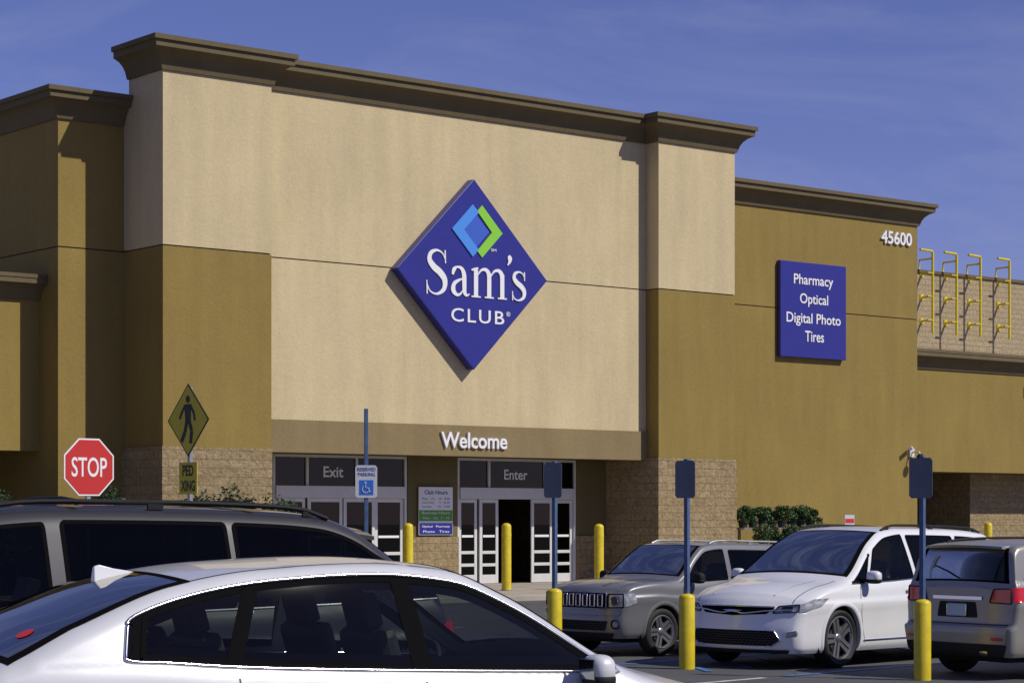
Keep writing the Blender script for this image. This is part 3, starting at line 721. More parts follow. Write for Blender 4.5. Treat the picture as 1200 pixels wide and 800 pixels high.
        for fr,row in ((False,rows[0]),(True,rows[-1])):
            X=s.xn if fr else s.xr; n=H2; vv=[];ff=[]
            for i in range(n+1):
                a=row[i];b=row[K-1-i]
                for j in range(13):
                    y=a.y+(b.y-a.y)*j/12; vv.append(s.warp(X,y,a.z))
            for i in range(n):
                for j in range(12): ff.append((i*13+j,i*13+j+1,(i+1)*13+j+1,(i+1)*13+j))
            mb.add(vv,ff)
        return mb.build('body',paint,s.root,smooth=38,merge=True)
    def make(s,paint,wheel):
        sp=s.sp; s.fw,s.rw,s.wr=sp['fw'],sp['rw'],sp['wr']
        s.polys=[s.winpoly(*w[:4],m=w[4] if len(w)>4 else .06) for w in sp['windows']]
        s.holes=[offs(p,.014) for p in s.polys]
        s.tops=sp['glass']
        s.bodyo=s.body(paint)
        for wi,pl in enumerate(s.polys):
            for sg in (1,-1):
                mb=MB(); S=lambda x,z: s.side(x,z,sg,.002); s.fill(mb,offs(pl,.004),S)
                s.ring(mb,pl,lambda x,z:s.side(x,z,sg,.0045),.026,.0,1)
                mb.build('window',[ 'privacy' if wi in sp.get('priv',()) else 'carglass','gloss'],s.root,smooth=40,rec=False)
        for (a,b,mg,fr) in s.tops:
            mb=MB(); n=14;m=22; vs=[]
            def bd(n): return [0,.045]+[.045+.91*i/(n-2) for i in range(1,n-2)]+[.955,1.0]
            U=bd(n);V=bd(m)
            for u in U:
                sx=a+(b-a)*u
                for v in V:
                    y=0
                    for _ in range(4):
                        xx=sx-s.k*y*y if fr else sx+s.kb*y*y; wt=s.w(xx,s.zt(xx))-mg; y=wt*(2*v-1)
                    vs.append(s.top(xx,y,.003))
            mm=len(V); g=[];fq=[]
            for i in range(len(U)-1):
                for j in range(mm-1):
                    q=(i*mm+j,i*mm+j+1,(i+1)*mm+j+1,(i+1)*mm+j)
                    (fq if i in(0,len(U)-2) or j in (0,mm-2) else g).append(q)
            b0=len(mb.v); mb.add(vs,g,0)
            for q in fq: mb.f.append([b0+t for t in q]); mb.m.append(1)
            mb.build('windscreen' if fr else 'rear_window',['privacy' if (not fr and sp.get('privrear')) else 'carglass','gloss'],s.root,smooth=40,rec=False)
        for wx in (s.fw,s.rw):
            for sg in (1,-1):
                mb=MB(); rr=sp['arch']
                a0=math.asin(cl((s.zb-s.wr)/rr,-1,1))
                th=[a0+(math.pi-2*a0)*i/40 for i in range(41)]
                vs=[];fs=[]
                for t in th:
                    for q,e in ((rr-.02,-.05),(rr-.018,.004),(rr-.005,.012),(rr+.02,.010),(rr+.045,.001)):
                        x=wx+q*math.cos(t); z=max(s.zb,s.wr+q*math.sin(t)); p=s.side(x,z,sg,.0001); p.y+=sg*e; vs.append(p)
                for i in range(40):
                    for k in range(4): fs.append((i*5+k,i*5+k+1,(i+1)*5+k+1,(i+1)*5+k))
                mb.add(vs,fs); mb.build('wheel_arch',sp.get('archmat',paint),s.root,smooth=50)
                mb=MB(); vs=[];fs=[]
                for t in th:
                    for y in (s.W/2-.07,s.W/2-.42): vs.append((wx+(rr+.01)*math.cos(t),sg*y,max(.18,s.wr+(rr+.01)*math.sin(t))))
                for i in range(40): fs.append((2*i,2*i+1,2*i+3,2*i+2))
                fs.append(tuple(2*i+1 for i in range(41)))
                mb.add(vs,fs); mb.build('wheel_well','plastic',s.root)
                wheel(s,wx,sg)
        mb=MB(); mb.box(s.xr+.3,s.xn-.35,-s.W/2+.34,s.W/2-.34,.2,.42); mb.build('underbody','plastic',s.root)
        ca,cb=sp['cabin']; mb=MB(); yw=s.W/2-.17
        mb.box(ca,cb,-yw,yw,.425,.47); zb=min(s.bl(ca),s.bl(cb))-.04
        for sg in (1,-1): mb.box(ca,cb,sg*yw-.02,sg*yw+.02,.46,zb)
        mb.box(cb-.35,cb+.12,-yw+.03,yw-.03,.46,s.bl(cb)-.02); mb.box(ca-.3,ca+.05,-yw+.05,yw-.05,.46,s.bl(ca)-.03)
        mb.build('cabin_lining','interior',s.root,bevel=.03)
        mb=MB(); c=Vector((cb-.55,.36,s.bl(cb)-.03)); mb.tube([c+Vector((math.sin(t)*.07,math.cos(t)*.18,math.sin(t)*.165)) for t in [k*math.pi/12 for k in range(24)]],.014,8,True); mb.build('steering_wheel','interior',s.root,smooth=50)
        for (x,y) in sp['seats']:
            mb=MB(); mx=Matrix.Rotation(R(-16),3,'Y')
            mb.obox((x,y,.62),(.26,.24,.08)); mb.obox((x-.30,y,.86),(.06,.235,.27),mx)
            st=mb.build('seat',sp.get('seatmat','leather'),s.root,bevel=.045)
            mb=MB(); mb.obox((x-.395,y,1.20),(.045,.125,.085),mx); mb.tube([(x-.37,y,1.06),(x-.385,y,1.16)],.03,6); mb.build('headrest',sp.get('seatmat','leather'),st,bevel=.035)
        mxp=sp['mirror']
        for sg in (1,-1):
            yb=s.w(mxp,s.bl(mxp)+.03); z=s.bl(mxp)+.05-sp.get('mlow',0); ms=sp.get('msize',1)
            mb=MB(); mb.ell((mxp+.0,sg*(yb+.14),z+.05),(.07*ms,.10*ms,.08*ms),18,12,.72); mo=mb.build('wing_mirror',sp.get('mirmat',paint),s.root,smooth=60)
            mb=MB(); mb.obox((mxp+.02,sg*(yb+.03),z+.01),(.04,.07,.02)); mb.build('mirror_arm','plastic',mo,bevel=.01)
            mb=MB(); mb.ell((mxp+.0,sg*(yb+.14),z+.005),(.072*ms,.102*ms,.040*ms),18,12,.72); mb.build('mirror_lower_cover','plastic',mo,smooth=60)
            mb=MB(); mb.obox((mxp-.070*ms,sg*(yb+.14),z+.055),(.004,.074*ms,.052*ms)); mb.build('mirror_glass','mirrorglass',mo,bevel=.003)
        for ln in sp['lines']:
            for sg in (1,-1):
                mb=MB(); q=cat([tuple(p) for p in ln],5); s.ribbon(mb,q,.009,lambda x,z:s.side(x,z,sg,.0015)); mb.build('door_gap','black',s.root)
        for (x,z) in sp['handles']:
            for sg in (1,-1):
                p=s.side(x,z,sg,.03); mb=MB(); mb.obox(p,(.10,.010,.014)); mb.obox(p+Vector((-.08,-sg*.015,0)),(.012,.02,.01)); mb.obox(p+Vector((.08,-sg*.015,0)),(.012,.02,.01)); mb.build('door_handle',sp.get('handmat',paint),s.root,bevel=.006)
        if 'hood' in sp:
            a,b,yy=sp['hood']
            for sg in (1,-1):
                mb=MB(); s.ribbon(mb,[(b+(a-b)*i/14,sg*(yy+.05*i/14)) for i in range(15)],.010,lambda x,y:s.top(x,y,.0025)); mb.build('bonnet_gap','black',s.root)
        if 'rails' in sp:
            a,b=sp['rails']; rh=sp.get('railh',.055)
            for sg in (1,-1):
                mb=MB(); n=16; pts=[]
                for i in range(n+1):
                    x=a+(b-a)*i/n; y=s.w(x,s.zt(x))-.06; hh=rh*min(1,min(i,n-i)/1.2); pts.append(s.top(x,sg*y)+Vector((0,0,hh+.004)))
                mb.tube(pts,.016,8)
                for x in (a+.12,(a+b)/2,b-.12):
                    y=s.w(x,s.zt(x))-.06; p=s.top(x,sg*y); mb.obox(p+Vector((0,0,rh*.4)),(.05,.012,rh*.5))
                mb.build('roof_rail',sp.get('railmat','galv'),s.root,smooth=45)
            for x in sp.get('bars',()):
                y=s.w(x,s.zt(x))-.06; z=s.top(x,y).z+rh; mb=MB(); mb.tube([(x,-y,z),(x,-y*.5,z+.02),(x,y*.5,z+.02),(x,y,z)],.020,8); mb.build('roof_bar','plastic',s.root,smooth=50)
    def capart(s,name,poly,fr,mt,eps=.004,mirror=True,rim=None,sidepoly=None,parent=None,r=.018):
        for sg in ((1,-1) if mirror else (1,)):
            mb=MB(); pl=rpoly([(sg*y,z) for y,z in poly],r); s.fill(mb,pl,lambda y,z:s.cap(y,z,fr,eps))
            if sidepoly: s.fill(mb,rpoly(sidepoly,r),lambda x,z:s.side(x,z,sg,eps))
            o=mb.build(name,mt,parent or s.root,smooth=40)
            if rim:
                m2=MB(); m2.tube([s.cap(y,z,fr,eps+.004) for y,z in pl],rim[0],6,True); m2.build('trim',rim[1],o,smooth=60)
        return o
    def place(s,lx,ly,px,d,phi,rev,sc=1.0):
        n=(RT*math.cos(phi)+FW*math.sin(phi)); n=-n if rev else n
        a=math.atan2(n.y,n.x); p=at(px,d,0); left=Vector((-n.y,n.x,0)); o=p-n*lx*sc-left*ly*sc
        o.z=gz(o.x,o.y); s.root.location=o; s.root.rotation_euler=(0,0,a); s.root.scale=(sc,sc,sc)
def mkwheel(spokes,r,rim,wd=.22,split=True,alloy='alloy'):
    cache={}
    def f(s,wx,sg):
        y=sg*(s.W/2-.035-wd/2)
        def inst(name,key,fn,mt,par):
            if key not in cache:
                cache[key]=fn().build(name,mt,par,smooth=45)
                o=cache[key]
            else:
                o=bpy.data.objects.new(name,cache[key].data); C.objects.link(o); o.parent=par
            return o
        def hub():
            mb=MB(); mb.lathe([(.001,.04),(rim*.62,.045),(rim*.62,-.02),(.001,-.02)],(0,0,0),32); mb.lathe([(rim-.005,.08),(rim-.02,.0),(rim-.02,-.09),(rim*.6,-.09)],(0,0,0),36); return mb
        def tyre():
            mb=MB(); h=wd/2; mb.lathe([(rim,-h+.03),(rim+.02,-h+.01),(r-.05,-h),(r-.015,-h+.02),(r,-h+.05),(r,h-.05),(r-.015,h-.02),(r-.05,h),(rim+.02,h-.01),(rim,h-.03)],(0,0,0),48); return mb
        def rm():
            mb=MB(); h=wd/2
            mb.lathe([(rim+.004,h-.035),(rim+.004,h-.015),(rim-.008,h-.012),(rim-.022,h-.03),(rim-.024,h-.06)],(0,0,0),48)
            mb.lathe([(.001,h-.035),(.05,h-.037),(.065,h-.05),(.07,h-.09)],(0,0,0),24)
            for k in range(spokes):
                for o in ((-.15,.15) if split else (0,)):
                    a=2*math.pi*k/spokes; b=a+o; wi,wo=.020,.026
                    ca,sa=math.cos(a),math.sin(a); cb_,sb=math.cos(b),math.sin(b)
                    p0=Vector((ca*.045-sa*o*.2,0,sa*.045+ca*o*.2)); p1=Vector((cb_*(rim-.012),0,sb*(rim-.012)))
                    t=(p1-p0).normalized(); nn=Vector((-t.z,0,t.x))
                    vs=[p0+nn*wi+Vector((0,h-.045,0)),p0-nn*wi+Vector((0,h-.045,0)),p1-nn*wo+Vector((0,h-.028,0)),p1+nn*wo+Vector((0,h-.028,0))]
                    vs+=[v+Vector((0,-.035,0)) for v in vs]
                    mb.add(vs,[(0,1,2,3),(7,6,5,4),(0,4,5,1),(1,5,6,2),(2,6,7,3),(3,7,4,0)])
            return mb
        w=inst('wheel','h',hub,'darkmetal',s.root); w.location=(wx,y,r); w.rotation_euler=(0,0,0 if sg>0 else math.pi)
        inst('tyre','t',tyre,'tyre',w); inst('rim','r',rm,alloy,w)
    return f
GRP='cars standing in the parking lot'
# ---- white sedan (foreground)
sed=Car('parked_car',dict(L=4.67,W=1.82,zb=.2,fw=1.42,rw=-1.26,wr=.335,arch=.375,cr=.09,tum=.40,kb=.10,
    top=[(-2.335,.95),(-2.30,1.0),(-2.22,1.035),(-2.14,1.06),(-1.75,1.22),(-1.28,1.375),(-.8,1.44),(-.25,1.46),(.25,1.425),(.55,1.31),(1.16,.97),(1.3,.915),(1.7,.81),(2.1,.70),(2.335,.58)],
    belt=[(-2.335,1.0),(-1.5,.995),(-1.0,.955),(0,.905),(.9,.87),(1.3,.85),(2.335,.80)],
    windows=[(-1.46,-1.42,-1.03,-.88,.055),(-1.005,-.855,-.075,-.115,.055),(-.03,-.07,1.02,.92,.055)],
    glass=[(.27,1.12,.05,True),(-2.12,-1.17,.06,False)],cabin=(-1.5,1.1),seats=[(.25,.36),(.25,-.36),(-.65,.36),(-.65,-.36)],mirror=.84,msize=.95,mlow=.06,
    lines=[[(-.05,.88),(-.06,.6),(-.02,.3)],[(1.0,.86),(1.02,.6),(.95,.3)],[(-1.0,.93),(-.98,.75),(-.88,.6),(-.75,.3)]],handles=[(-.28,.80),(-.95,.83)],handmat='chrome'),
    'white sedan in the foreground with chrome window trim and a shark fin aerial','car',GRP)
sed.make('pwhite',mkwheel(7,.335,.235))
for sg in (1,-1):
    mb=MB(); pl=sed.winpoly(-1.53,-1.49,1.05,.95,.043,.022); mb.tube([sed.side(x,z,sg,.004) for x,z in pl],.009,8,True); mb.build('chrome_surround','chrome',sed.root,smooth=60)
    for q in ([(-.10,sed.bl(0)+.032),(.0,sed.bl(0)+.032),(-.04,sed.zt(-.05)-.057),(-.14,sed.zt(-.05)-.057)],[(-1.05,sed.bl(-1)+.033),(-.985,sed.bl(-1)+.033),(-.835,sed.zt(-.8)-.058),(-.90,sed.zt(-.9)-.058)]):
        mb=MB(); sed.fill(mb,q,lambda x,z:sed.side(x,z,sg,.0056)); mb.build('pillar_trim','gloss',sed.root,smooth=50)
    mb=MB(); sed.ring(mb,sed.winpoly(-1.525,-1.485,1.045,.945,.045,.024),lambda x,z:sed.side(x,z,sg,.0012),.07); mb.build('window_seal','gloss',sed.root,smooth=50)
mb=MB(); p=sed.top(-1.27,0)
prof=[(-.12,-.02),(.12,.0),(.055,.02),(-.02,.042),(-.088,.068),(-.115,.062)]
vs=[]
for sgn in (-1,1): vs+=[(p.x+a,sgn*(.030 if b<.005 else .012*(1-b/.1)+.005),p.z+b-.004+a*.12) for a,b in prof]
n=6; mb.add(vs,[tuple(range(n)),tuple(range(2*n-1,n-1,-1))]+[(i,(i+1)%n,n+(i+1)%n,n+i) for i in range(n)])
mb.build('roof_aerial','pwhite',sed.root,bevel=.006)
for sg in (1,-1):
    mb=MB(); sed.ribbon(mb,[(x,sg*(sed.w(x,sed.zt(x))-.075)) for x in [-1.15+1.45*i/20 for i in range(21)]],.012,lambda x,y:sed.top(x,y,.0015)); mb.build('roof_gutter','plastic',sed.root)
sed.capart('tail_lamp',[(.45,.72),(.80,.74),(.80,.88),(.5,.85)],False,'taillamp')
sed.capart('headlight',[(.42,.45),(.72,.46),(.72,.54),(.45,.51)],True,'lamp',sidepoly=[(2.0,.56),(2.3,.46),(2.3,.55),(2.0,.64)])
sed.capart('grille',[(-.4,.30),(.4,.30),(.36,.48),(-.36,.48)],True,'mesh',mirror=False,rim=(.012,'chrome'))
mb=MB(); mb.add([sed.top(-1.88+.04*math.cos(a),-.50+.04*math.sin(a),.0065) for a in [k*R(30) for k in range(12)]],[tuple(range(12))]); mb.build('window_sticker','red',sed.root)
sed.place(0,0,417,11.2,R(30),False)
# ---- grey van
van=Car('parked_minivan',dict(L=5.7,W=1.98,zb=.22,fw=1.82,rw=-1.45,wr=.35,arch=.40,cr=.06,tum=.26,round=4,
    top=[(-2.85,1.0),(-2.78,1.12),(-2.36,1.42),(-2.06,1.62),(-1.85,1.685),(-1.5,1.715),(-.8,1.735),(0,1.74),(.55,1.70),(.9,1.57),(1.65,1.13),(1.8,1.08),(2.4,.93),(2.85,.72)],
    belt=[(-2.85,1.11),(-1.5,1.07),(0,1.03),(1.6,1.0),(2.85,.95)],
    windows=[(-2.62,-2.12,-1.185,-1.165,.07),(-1.15,-1.13,-.08,-.06,.07),(.01,.03,1.0,.78,.08),(1.06,.92,1.45,1.2,.08)],priv=(0,1),privrear=True,
    glass=[(.57,1.62,.06,True),(-2.76,-2.16,.10,False)],cabin=(-2.1,1.45),seats=[(.45,.42),(.45,-.42),(-.6,.42),(-.6,-.42)],seatmat='beigeseat',mirror=1.12,
    lines=[[(-1.17,1.06),(-1.18,.7),(-1.15,.3)],[(-.02,1.03),(-.03,.6),(0,.3)],[(1.15,1.0),(1.15,.6),(1.1,.3)]],handles=[(-.2,.92),(.15,.92)],rails=(-1.85,.45),railmat='plastic',railh=.035,bars=(-1.35,-.2)),
    'dark bronze grey minivan with roof rails parked behind the white sedan','minivan',GRP)
van.make('pgrey',mkwheel(5,.35,.225))
for sg in (1,-1):
    mb=MB(); 
    mb.tube([van.side(x,van.bl(x)+.022,sg,.004) for x in [-2.6+4.0*i/30 for i in range(31)]],.008,6); mb.build('chrome_strip','chrome',van.root)
mb=MB(); vs=[];ny=12
for j in range(ny+1):
    y=-.72+1.44*j/ny; p=van.top(-2.05,y); e=.02*(y/.7)**2
    vs+=[p+Vector((.14,0,.012)),p+Vector((-.14+e,0,-.025)),p+Vector((-.14+e,0,-.05)),p+Vector((.0,0,-.04))]
mb.add(vs,[(j*4+k,j*4+(k+1)%4,(j+1)*4+(k+1)%4,(j+1)*4+k) for j in range(ny) for k in range(4)]+[(0,1,2,3),tuple(ny*4+k for k in range(4))]); mb.build('rear_spoiler','pgrey',van.root,smooth=40)
van.capart('tail_lamp',[(.70,.80),(.86,.80),(.84,.96),(.72,.96)],False,'taillamp',sidepoly=[(-2.82,.82),(-2.62,.85),(-2.66,.98),(-2.82,.98)])
van.capart('headlight',[(.45,.60),(.74,.62),(.74,.72),(.5,.68)],True,'lamp',sidepoly=[(2.35,.76),(2.77,.64),(2.77,.74),(2.4,.86)])
van.capart('grille',[(-.4,.50),(.4,.50),(.4,.66),(-.4,.66)],True,'mesh',mirror=False,rim=(.012,'chrome'))
van.place(-1.16,.93,282,13.8,R(28),True)
# ---- grey compact suv
jp=Car('parked_suv',dict(L=4.45,W=1.81,zb=.27,fw=1.36,rw=-1.27,wr=.35,arch=.405,cr=.045,tum=.26,kn=.18,pf=.08,round=2,k=.10,
    nz=[(.2,.10),(.35,.02),(.5,0),(.7,.015),(.9,.02),(1.1,.06)],
    top=[(-2.225,1.02),(-2.18,1.12),(-1.96,1.50),(-1.84,1.57),(-1,1.615),(0,1.63),(.32,1.60),(.52,1.50),(.98,1.16),(1.06,1.125),(1.7,1.09),(2.05,1.04),(2.17,1.0),(2.225,.93)],
    belt=[(-2.225,1.12),(-1,1.08),(0,1.04),(1.0,1.02),(1.5,1.06),(2.225,1.04)],
    windows=[(-1.95,-1.75,-1.22,-1.16,.09),(-1.14,-1.08,-.18,-.20,.09),(-.08,-.10,.84,.62,.08)],priv=(0,1),privrear=True,
    glass=[(.34,.97,.05,True),(-2.16,-1.93,.10,False)],cabin=(-1.7,.95),seats=[(.15,.38),(.15,-.38),(-.75,.38),(-.75,-.38)],mirror=.72,mirmat='plastic',
    lines=[[(-.13,1.03),(-.14,.6),(-.12,.35)],[(.93,1.0),(.95,.7),(.88,.35)],[(-1.18,1.05),(-1.1,.8),(-.85,.6),(-.8,.35)]],handles=[(-.3,.93),(-1.1,.95)],rails=(-1.7,.1),railh=.035,hood=(1.1,2.16,.66)),
    'silver grey compact suv with seven slot grille, left of the white minivan','suv',GRP)
jp.make('pjeep',mkwheel(5,.35,.24))
jp.capart('grille',[(-.52,.70),(.52,.70),(.52,.92),(-.52,.92)],True,'gloss',.006,False,rim=(.012,'pjeep'))
for i in range(7):
    y=-.42+i*.14; jp.capart('grille_slot',[(y-.042,.725),(y+.042,.725),(y+.042,.895),(y-.042,.895)],True,'mesh',.014,False,rim=(.013,'chrome'),r=.012)
jp.capart('headlight',[(.55,.71),(.80,.72),(.80,.91),(.55,.90)],True,'lamp',.007,True,rim=(.010,'gloss'),sidepoly=[(1.98,.78),(2.215,.72),(2.215,.91),(2.0,.92)])
jp.capart('headlight_bowl',[(.60,.745),(.72,.745),(.72,.87),(.60,.87)],True,'piano',.012,True,r=.06,rim=(.008,'chrome'))
jp.capart('lower_grille',[(-.5,.38),(.5,.38),(.55,.52),(-.55,.52)],True,'mesh',.004,False)
jp.capart('fog_light',[(.62,.42),(.74,.42),(.74,.53),(.62,.53)],True,'lamp',.006,True,rim=(.014,'plastic'),r=.05)
jp.capart('bumper_strip',[(-.76,.60),(.76,.60),(.78,.665),(-.78,.665)],True,'pjeep',.035,False)
jp.capart('skid_trim',[(-.60,.275),(.60,.275),(.65,.35),(-.65,.35)],True,'plastic',.014,False)
for sg in (1,-1):
    mb=MB(); jp.ribbon(mb,[(x,sg*(.36+.10*(2.1-x)/1.0)) for x in [2.10-1.0*i/12 for i in range(13)]],.05,lambda x,y:jp.top(x,y,.012)); mb.build('bonnet_crease','pjeep',jp.root)
    mb=MB(); jp.fill(mb,[(-.85,.27),(.93,.27),(.93,.36),(-.85,.36)],lambda x,z:jp.side(x,z,sg,.012)); mb.build('sill_cladding','plastic',jp.root)
jp.capart('tail_lamp',[(.6,.85),(.78,.85),(.78,1.0),(.62,1.0)],False,'taillamp')
jp.place(1.36,.80,773,29.8,R(42),True,.93)
# ---- white minivan
pc=Car('parked_minivan',dict(L=5.17,W=2.02,zb=.2,fw=1.62,rw=-1.47,wr=.37,arch=.42,cr=.06,tum=.30,kn=.24,pf=.10,k=.14,
    nz=[(.15,.10),(.28,.02),(.45,0),(.62,.03),(.8,.08),(1.0,.16)],
    top=[(-2.585,1.05),(-2.5,1.2),(-2.28,1.58),(-2.1,1.67),(-1.2,1.73),(0,1.745),(.40,1.71),(.75,1.58),(1.45,1.16),(1.58,1.11),(2.1,1.01),(2.42,.90),(2.53,.84),(2.585,.77)],
    belt=[(-2.585,1.17),(-1,1.10),(.5,1.03),(1.4,1.01),(2.0,1.0),(2.585,.94)],
    windows=[(-2.25,-2.1,-1.25,-1.22,.08),(-1.18,-1.15,-.12,-.10,.08),(-.04,-.02,.98,.70,.07),(1.03,.80,1.34,1.18,.06)],priv=(0,1),privrear=True,
    glass=[(.46,1.44,.05,True),(-2.47,-2.2,.10,False)],cabin=(-2.1,1.35),seats=[(.45,.42),(.45,-.42),(-.6,.42),(-.6,-.42)],mirror=1.06,mirmat='pwhite2',
    lines=[[(-1.2,1.09),(-1.2,.7),(-1.1,.3)],[(-.08,1.05),(-.09,.6),(-.05,.3)],[(1.2,1.0),(1.22,.7),(1.12,.3)]],handles=[(-.25,.93),(.12,.93)],handmat='chrome',rails=(-1.95,.3),railmat='plastic',railh=.035,hood=(1.5,2.45,.74)),
    'white minivan with swept headlights and chrome grille line, nose towards the viewer','minivan',GRP)
pc.make('pwhite2',mkwheel(5,.37,.27))
pc.capart('grille',[(-.48,.680),(0,.655),(.48,.680),(.58,.76),(0,.765),(-.58,.76)],True,'gloss',.004,False)
for nm,pts in (('grille_chrome',[(-.80,.735),(-.50,.72),(-.18,.685),(-.06,.70),(.06,.70),(.18,.685),(.50,.72),(.80,.735)]),('grille_chrome',[(-.58,.765),(-.2,.768),(.2,.768),(.58,.765)])):
    mb=MB(); mb.tube([pc.cap(y,z,True,.010) for y,z in cat(pts,5)],.010,8); mb.build(nm,'chrome',pc.root,smooth=60)
pc.capart('headlight',[(.56,.69),(.87,.71),(.87,.80),(.62,.775)],True,'lamp',.006,True,rim=(.007,'gloss'),sidepoly=[(1.90,.87),(2.15,.77),(2.575,.705),(2.575,.80),(2.25,.865)])
pc.capart('headlight_bowl',[(.66,.71),(.80,.72),(.80,.78),(.66,.765)],True,'piano',.010,True,r=.03)
pc.capart('lower_grille',[(-.56,.29),(.56,.29),(.68,.36),(.60,.48),(-.60,.48),(-.68,.36)],True,'mesh',.004,False,rim=(.010,'chrome'))
pc.capart('fog_light',[(.74,.40),(.88,.42),(.88,.48),(.76,.46)],True,'lamp',.006,True,rim=(.008,'chrome'))
pc.capart('bumper_lip',[(-.75,.205),(.75,.205),(.78,.25),(-.78,.25)],True,'plastic',.012,False)
pc.capart('badge',[(-.15,.715),(-.04,.698),(.04,.698),(.15,.715),(.04,.722),(-.04,.722)],True,'chrome',.022,False,r=.002)
for sg in (1,-1):
    mb=MB(); pc.ribbon(mb,[(x,sg*(.48+.10*(2.3-x)/.7)) for x in [2.35-.75*i/12 for i in range(13)]],.022,lambda x,y:pc.top(x,y,.008)); mb.build('bonnet_crease','pwhite2',pc.root)
    mb=MB(); mb.tube([pc.side(x,pc.bl(x)+.02,sg,.004) for x in [-2.2+3.55*i/30 for i in range(31)]],.009,6); mb.build('chrome_strip','chrome',pc.root)
    mb=MB(); mb.tube([pc.side(x,.33,sg,.004) for x in [-.95+2.1*i/10 for i in range(11)]],.010,6); mb.build('sill_trim','chrome',pc.root)
pc.capart('tail_lamp',[(.7,.9),(.88,.9),(.86,1.05),(.72,1.05)],False,'taillamp')
pc.place(1.62,.90,980,27.4,R(46),True)
# ---- champagne suv seen from the rear
gm2=Car('parked_suv',dict(L=4.7,W=1.87,zb=.28,fw=1.42,rw=-1.42,wr=.36,arch=.415,cr=.035,tum=.20,kr=.05,kb=.04,pr=.02,round=2,
    rz=[(.2,.10),(.35,.01),(.6,0),(.68,.05),(.9,.06),(1.2,.07)],
    top=[(-2.35,1.10),(-2.325,1.17),(-2.16,1.56),(-2.08,1.62),(-1.8,1.65),(-1,1.68),(0,1.68),(.4,1.64),(1.05,1.16),(1.2,1.11),(1.9,1.03),(2.2,.95),(2.35,.82)],
    belt=[(-2.35,1.16),(-1,1.12),(0,1.08),(1.0,1.05),(2.35,1.0)],
    windows=[(-2.08,-1.92,-1.28,-1.22,.09),(-1.18,-1.12,-.18,-.20,.09),(-.08,-.10,.90,.72,.08)],priv=(0,1),privrear=True,
    glass=[(.42,1.03,.05,True),(-2.322,-2.13,.085,False)],cabin=(-1.8,1.0),seats=[(.2,.38),(.2,-.38),(-.75,.38),(-.75,-.38)],mirror=.80,
    lines=[[(-.13,1.05),(-.14,.6),(-.12,.35)],[(.98,1.02),(1.0,.7),(.9,.35)],[(-1.2,1.07),(-1.15,.8),(-.95,.6),(-.9,.35)]],handles=[(-.3,.95),(-1.1,.97)],rails=(-1.75,.1),railh=.018,railmat='plastic'),
    'champagne suv seen from the rear with red tail lamps, at the photo right edge','suv',GRP)
gm2.make('pchamp',mkwheel(5,.36,.23))
gm2.capart('tail_lamp',[(.52,.93),(.84,.92),(.84,1.10),(.58,1.09)],False,'taillamp',.012,True,rim=(.008,'plastic'),sidepoly=[(-2.345,.93),(-1.96,.97),(-2.02,1.11),(-2.345,1.11)])
gm2.capart('licence_recess',[(-.33,.74),(.33,.74),(.30,.93),(-.30,.93)],False,'plastic',.003,False)
gm2.capart('licence_plate',[(-.155,.755),(.155,.755),(.155,.905),(-.155,.905)],False,'plate',.010,False,rim=(.006,'chrome'),r=.01)
gm2.capart('chrome_bar',[(-.40,.955),(.40,.955),(.40,.995),(-.40,.995)],False,'chrome',.016,False,r=.008)
gm2.capart('rear_bumper',[(-.82,.44),(.82,.44),(.84,.62),(-.84,.62)],False,'pchamp',.03,False)
gm2.capart('lower_bumper',[(-.76,.285),(.76,.285),(.82,.43),(-.82,.43)],False,'plastic',.02,False)
gm2.capart('reflector',[(.60,.48),(.78,.48),(.78,.515),(.60,.515)],False,'taillamp',.036,r=.006)
gm2.capart('exhaust_tip',[(.42,.30),(.54,.30),(.54,.35),(.42,.35)],False,'chrome',.03,r=.02)
mb=MB(); gm2.ribbon(mb,[(y,.665) for y in [-.80+1.6*i/20 for i in range(21)]],.012,lambda y,z:gm2.cap(y,z,False,.003)); mb.build('tailgate_gap','black',gm2.root)
mb=MB(); n=10; vs=[]
for j in range(n+1):
    y=-.62+1.24*j/n; p=gm2.top(-2.06,y); e=.03*(y/.6)**2
    vs+=[p+Vector((.10,0,.012)),p+Vector((-.17+e,0,-.01)),p+Vector((-.16+e,0,-.04)),p+Vector((-.02,0,-.05))]
mb.add(vs,[(j*4+k,j*4+(k+1)%4,(j+1)*4+(k+1)%4,(j+1)*4+k) for j in range(n) for k in range(4)]+[(0,1,2,3),tuple(n*4+k for k in range(4))]); mb.build('rear_spoiler','pchamp',gm2.root,smooth=40)
mb=MB(); mb.tube([gm2.top(-2.31,0,.02),gm2.top(-2.28,.2,.02),gm2.top(-2.25,.42,.018)],.009,6); mb.build('rear_wiper','plastic',gm2.root)
gm2.place(-2.28,.86,1063,26.4,R(35),False,.955)
# ---------------------------------------------------------------- road markings
def stripe(c,dirv,l,w,z,name,mt):
    d=dirv.normalized(); n=Vector((-d.y,d.x,0)); mb=MB()
    mb.add([c-n*w/2+Vector((0,0,z)),c+n*w/2+Vector((0,0,z)),c+d*l+n*w/2+Vector((0,0,z)),c+d*l-n*w/2+Vector((0,0,z))],[(0,1,2,3)])
    struct(mb.build(name,mt))
axd=RT*math.cos(R(46))+FW*math.sin(R(46)); perp=Vector((-axd.y,axd.x,0))
p0=at(805,26.9,0)
for k in (-3,-2,-1,0,1,2,3,4):
    stripe(p0+perp*(k*2.75+1.3),axd,5.6,.11,.006,'parking_line','paintblue' if k in(-1,0,1,2) else 'paintwhite')
for k in range(7): stripe(p0+perp*(-.35+.0)+axd*(k*.8)+Vector((0,0,0)),(perp+axd*.8),1.55,.10,.010,'hatch_line','paintblue')
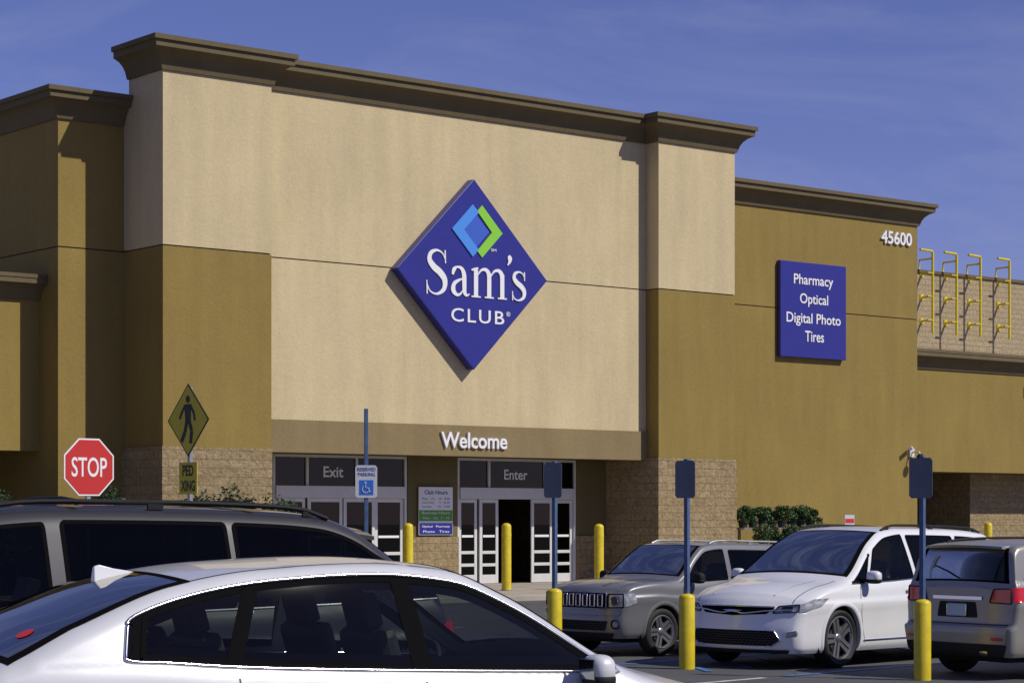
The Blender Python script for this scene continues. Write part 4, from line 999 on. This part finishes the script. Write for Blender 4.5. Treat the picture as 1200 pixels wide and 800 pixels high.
for k in range(-4,6): stripe(p0-axd*.15+perp*(k*2.75+1.3)-axd*3.2,axd,3.0,.11,.006,'parking_line','paintwhite')
# ---------------------------------------------------------------- camera, light, sky
cam=bpy.data.cameras.new('camera'); co=bpy.data.objects.new('camera',cam); C.objects.link(co); SC.camera=co
cam.sensor_width=36; cam.lens=36*F/1200; cam.shift_y=(HOR-400)/1200; cam.clip_end=3000
co.location=(0,0,EYE); co.rotation_euler=(math.pi/2,0,math.atan2(-FW.x,FW.y))
sd=Vector((.55,-1,1.07)).normalized()
sl=bpy.data.lights.new('sun','SUN'); sl.energy=4.0; sl.angle=R(.5); sl.color=(1,.94,.84); so=bpy.data.objects.new('sun',sl); C.objects.link(so)
so.rotation_euler=sd.to_track_quat('Z','Y').to_euler()
wd=bpy.data.worlds.new('World'); SC.world=wd; wd.use_nodes=True; n=wd.node_tree.nodes; l=wd.node_tree.links; bg=n['Background']; bg.inputs[1].default_value=.055
sk=n.new('ShaderNodeTexSky'); sk.sky_type='NISHITA'; sk.sun_disc=False; sk.sun_elevation=math.asin(sd.z); sk.sun_rotation=math.atan2(sd.x,sd.y); sk.air_density=1.0; sk.dust_density=.2; sk.ozone_density=4; sk.altitude=800
tn=n.new('ShaderNodeMixRGB'); tn.blend_type='MULTIPLY'; tn.inputs[0].default_value=1; tn.inputs[2].default_value=(1.26,1.02,1.58,1); l.new(sk.outputs[0],tn.inputs[1])
tc=n.new('ShaderNodeTexCoord'); mp=n.new('ShaderNodeMapping'); mp.inputs['Scale'].default_value=(2.2,2.2,7); mp.inputs['Rotation'].default_value=(.35,-.25,.3); l.new(tc.outputs['Generated'],mp.inputs['Vector'])
ns=n.new('ShaderNodeTexNoise'); ns.inputs['Scale'].default_value=2.2; ns.inputs['Detail'].default_value=9; ns.inputs['Roughness'].default_value=.62; ns.inputs['Distortion'].default_value=.9; l.new(mp.outputs[0],ns.inputs['Vector'])
mr=n.new('ShaderNodeMapRange'); mr.inputs['From Min'].default_value=.47; mr.inputs['From Max'].default_value=.80; mr.inputs['To Max'].default_value=.32; l.new(ns.outputs['Fac'],mr.inputs['Value'])
mx=n.new('ShaderNodeMixRGB'); mx.inputs[2].default_value=(6.5,7.2,10,1); l.new(mr.outputs[0],mx.inputs[0]); l.new(tn.outputs[0],mx.inputs[1]); l.new(mx.outputs[0],bg.inputs[0])
SC.view_settings.view_transform='Standard'; SC.view_settings.look='None'; SC.view_settings.exposure=0
